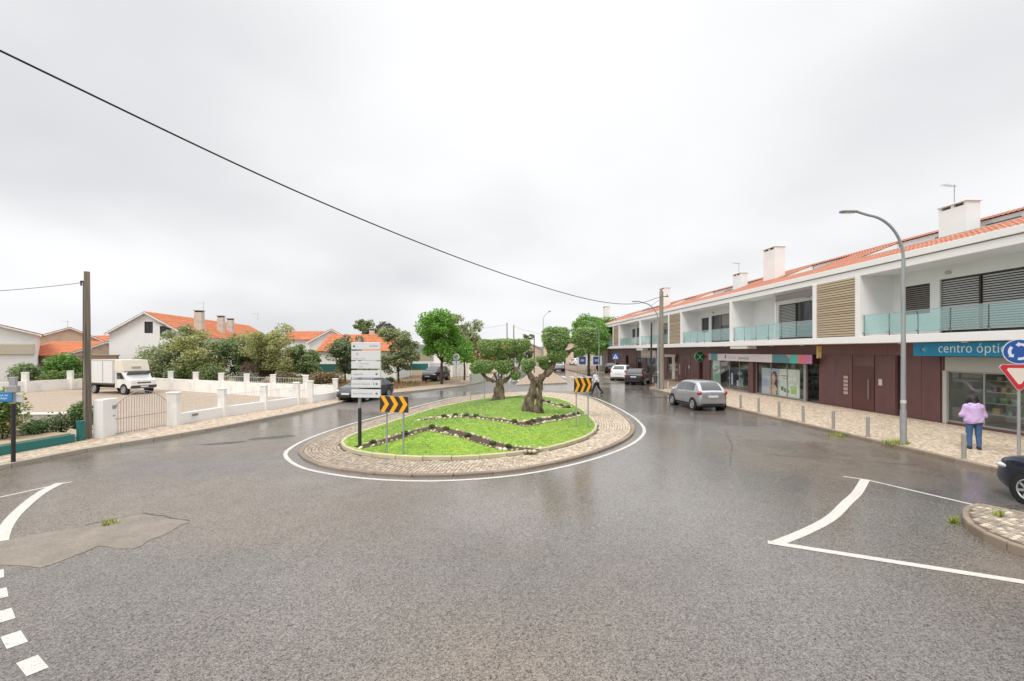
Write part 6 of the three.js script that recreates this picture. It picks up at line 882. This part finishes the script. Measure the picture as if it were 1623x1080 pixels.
{
  const B = [[[-.1, .85, 0], [-.11, .46, -.02], .085, .06], [[-.11, .46, -.02], [-.11, .09, .03], .056, .04], [[.09, .85, 0], [.1, .46, .0], .085, .06], [[.1, .46, 0], [.1, .09, .05], .056, .04], [[-.11, .05, .05], [-.12, .04, -.13], .04, .032], [[.1, .05, .07], [.12, .04, -.11], .04, .032], [[-.06, .9, 0], [.06, .9, 0], .12, .12], [[0, .92, 0], [0, 1.2, -.04], .125, .14], [[-.15, 1.27, -.06], [.15, 1.27, -.06], .07, .07], [[0, 1.28, -.07], [0, 1.38, -.13], .055, .05], [[-.16, 1.26, -.06], [-.26, 1.03, -.04], .052, .042], [[-.26, 1.03, -.04], [-.15, .98, -.27], .04, .028], [[.16, 1.26, -.06], [.245, 1.02, -.05], .052, .042], [[.245, 1.02, -.05], [.12, 1.02, -.28], .04, .028]];
  const up = B.slice(6, 9).concat(B.slice(10)), jf = bones(up.map(([a, b, ra, rb], i) => i > 2 ? [a, [b[0] * (i === 4 || i === 6 ? 1 : 1.06), b[1], b[2]], ra + .03, rb + .032] : [a, b, ra + .035, rb + .04]), .05), flare = bones([[[0, 1.24, -.03], [0, .86, .01], .15, .17], [[-.07, 1.0, 0], [-.1, .86, 0], .12, .14], [[.07, 1.0, 0], [.1, .86, 0], .12, .14]], .06);
  const folds = (x, y, z) => .007 * Math.sin(x * 34 + Math.sin(y * 11) * 2) * sstep(1.3, .9, y) + .008 * (vnoise(x * 16, y * 16, z * 16) - .5);
  const jeans = bones(B.slice(0, 4).concat([[[-.07, .88, 0], [.07, .88, 0], .12, .12]]), .03, .018), shoes = bones(B.slice(4, 6), .02, .014), head = [0, 1.47, -.19];
  person('person', 'person in a lilac jacket and blue jeans with dark hair, standing bowed before the optician', [14.1, .115, 14.85], -.45, { body: B, hands: [hand([-.15, .98, -.27], [.5, .1, -.85], [.3, .9, .2], 1), hand([.12, 1.02, -.28], [-.5, .1, -.85], [-.3, .9, .2], -1)], head, face: -.75, box: [[-.55, -.02, -.5], [.55, 1.75, .42]], cloth: [
    ['jacket', (x, y, z) => Math.max(smin(jf(x, y, z), flare(x, y, z), .06) + folds(x, y, z), .8 + .03 * Math.sin(x * 9) - y, y - 1.37), M(.56, .4, .66, .8), .7, 1.45],
    ['hood', bones([[[-.1, 1.35, .0], [.1, 1.35, .0], .06, .06], [[0, 1.3, .06], [0, 1.22, .09], .07, .05]], .04), M(.56, .4, .66, .8), 1.1, 1.5],
    ['jeans', (x, y, z) => Math.max(jeans(x, y, z) + .01 * (vnoise(x * 22, y * 14, z * 22) - .5), .085 - y), M(.055, .12, .25, .85), 0, 1.1], ['shoes', (x, y, z) => Math.max(shoes(x, y, z), y - .12), M(.03, .028, .028, .6), -.05, .2],
    ['hair', (x, y, z) => smin(Math.hypot(x / 1.05, y - 1.5, (z + .165) / 1.05) - .14, bones([[[-.07, 1.48, -.12], [-.13, 1.3, -.1], .07, .045], [[.07, 1.48, -.12], [.14, 1.28, -.08], .07, .04], [[0, 1.5, -.1], [0, 1.38, -.02], .1, .07]], .04)(x, y, z), .05) + .025 * (vnoise(x * 30, y * 9, z * 30) - .5), M(.012, .01, .011, .55), 1.1, 1.75]] });
}
{
  const B = [[[-.08, .86, 0], [-.12, .5, -.22], .085, .06], [[-.12, .5, -.22], [-.1, .1, -.34], .056, .04], [[.08, .86, 0], [.1, .48, .1], .085, .06], [[.1, .48, .1], [.1, .14, .38], .056, .04], [[-.1, .06, -.32], [-.1, .04, -.5], .04, .032], [[.1, .1, .4], [.1, .05, .24], .04, .032], [[-.06, .92, 0], [.06, .92, 0], .12, .12], [[0, .94, 0], [0, 1.24, -.12], .13, .145], [[-.16, 1.32, -.15], [.16, 1.32, -.15], .07, .07], [[0, 1.34, -.16], [0, 1.44, -.22], .055, .05], [[-.19, 1.31, -.15], [-.26, 1.05, -.02], .055, .042], [[-.26, 1.05, -.02], [-.24, .84, -.16], .04, .028], [[.19, 1.31, -.15], [.26, 1.05, -.24], .055, .042], [[.26, 1.05, -.24], [.22, .9, -.44], .04, .028]];
  const up = bones(B.slice(6, 9).concat(B.slice(10)), .04, .035), legs = bones(B.slice(0, 4).concat([[[-.07, .9, 0], [.07, .9, 0], .12, .12]]), .03, .022), shoes = bones(B.slice(4, 6), .02, .014);
  person('person', 'person in a pale top and dark trousers striding across the road beyond the roundabout', [6.15, .005, 35.2], 1.25, { body: B, hands: [hand([-.24, .84, -.16], [0, -.85, -.4], [.9, 0, -.2], 1), hand([.22, .9, -.44], [0, -.6, -.7], [-.9, 0, -.2], -1)], head: [0, 1.53, -.26], face: -.35, box: [[-.45, -.02, -.65], [.45, 1.8, .55]], cloth: [
    ['pale_top', (x, y, z) => Math.max(up(x, y, z) + .012 * (vnoise(x * 16, y * 16, z * 16) - .5), .84 - y, y - 1.41), M(.6, .6, .62, .8), .7, 1.5], ['trousers', (x, y, z) => Math.max(legs(x, y, z), .1 - y), M(.02, .02, .024, .8), 0, 1.1], ['shoes', shoes, M(.03, .03, .03, .6), -.05, .25],
    ['hair', (x, y, z) => Math.max(Math.hypot(x, y - 1.565, z + .245) - .118 + .015 * (vnoise(x * 30, y * 30, z * 30) - .5), -(y - 1.5 - (-.26 - z) * .9)), M(.22, .21, .2, .7), 1.3, 1.75]] });
}
scene.traverse((o) => { if (o.isMesh) { o.castShadow = true; o.receiveShadow = true; } });
renderer.render(scene, camera);
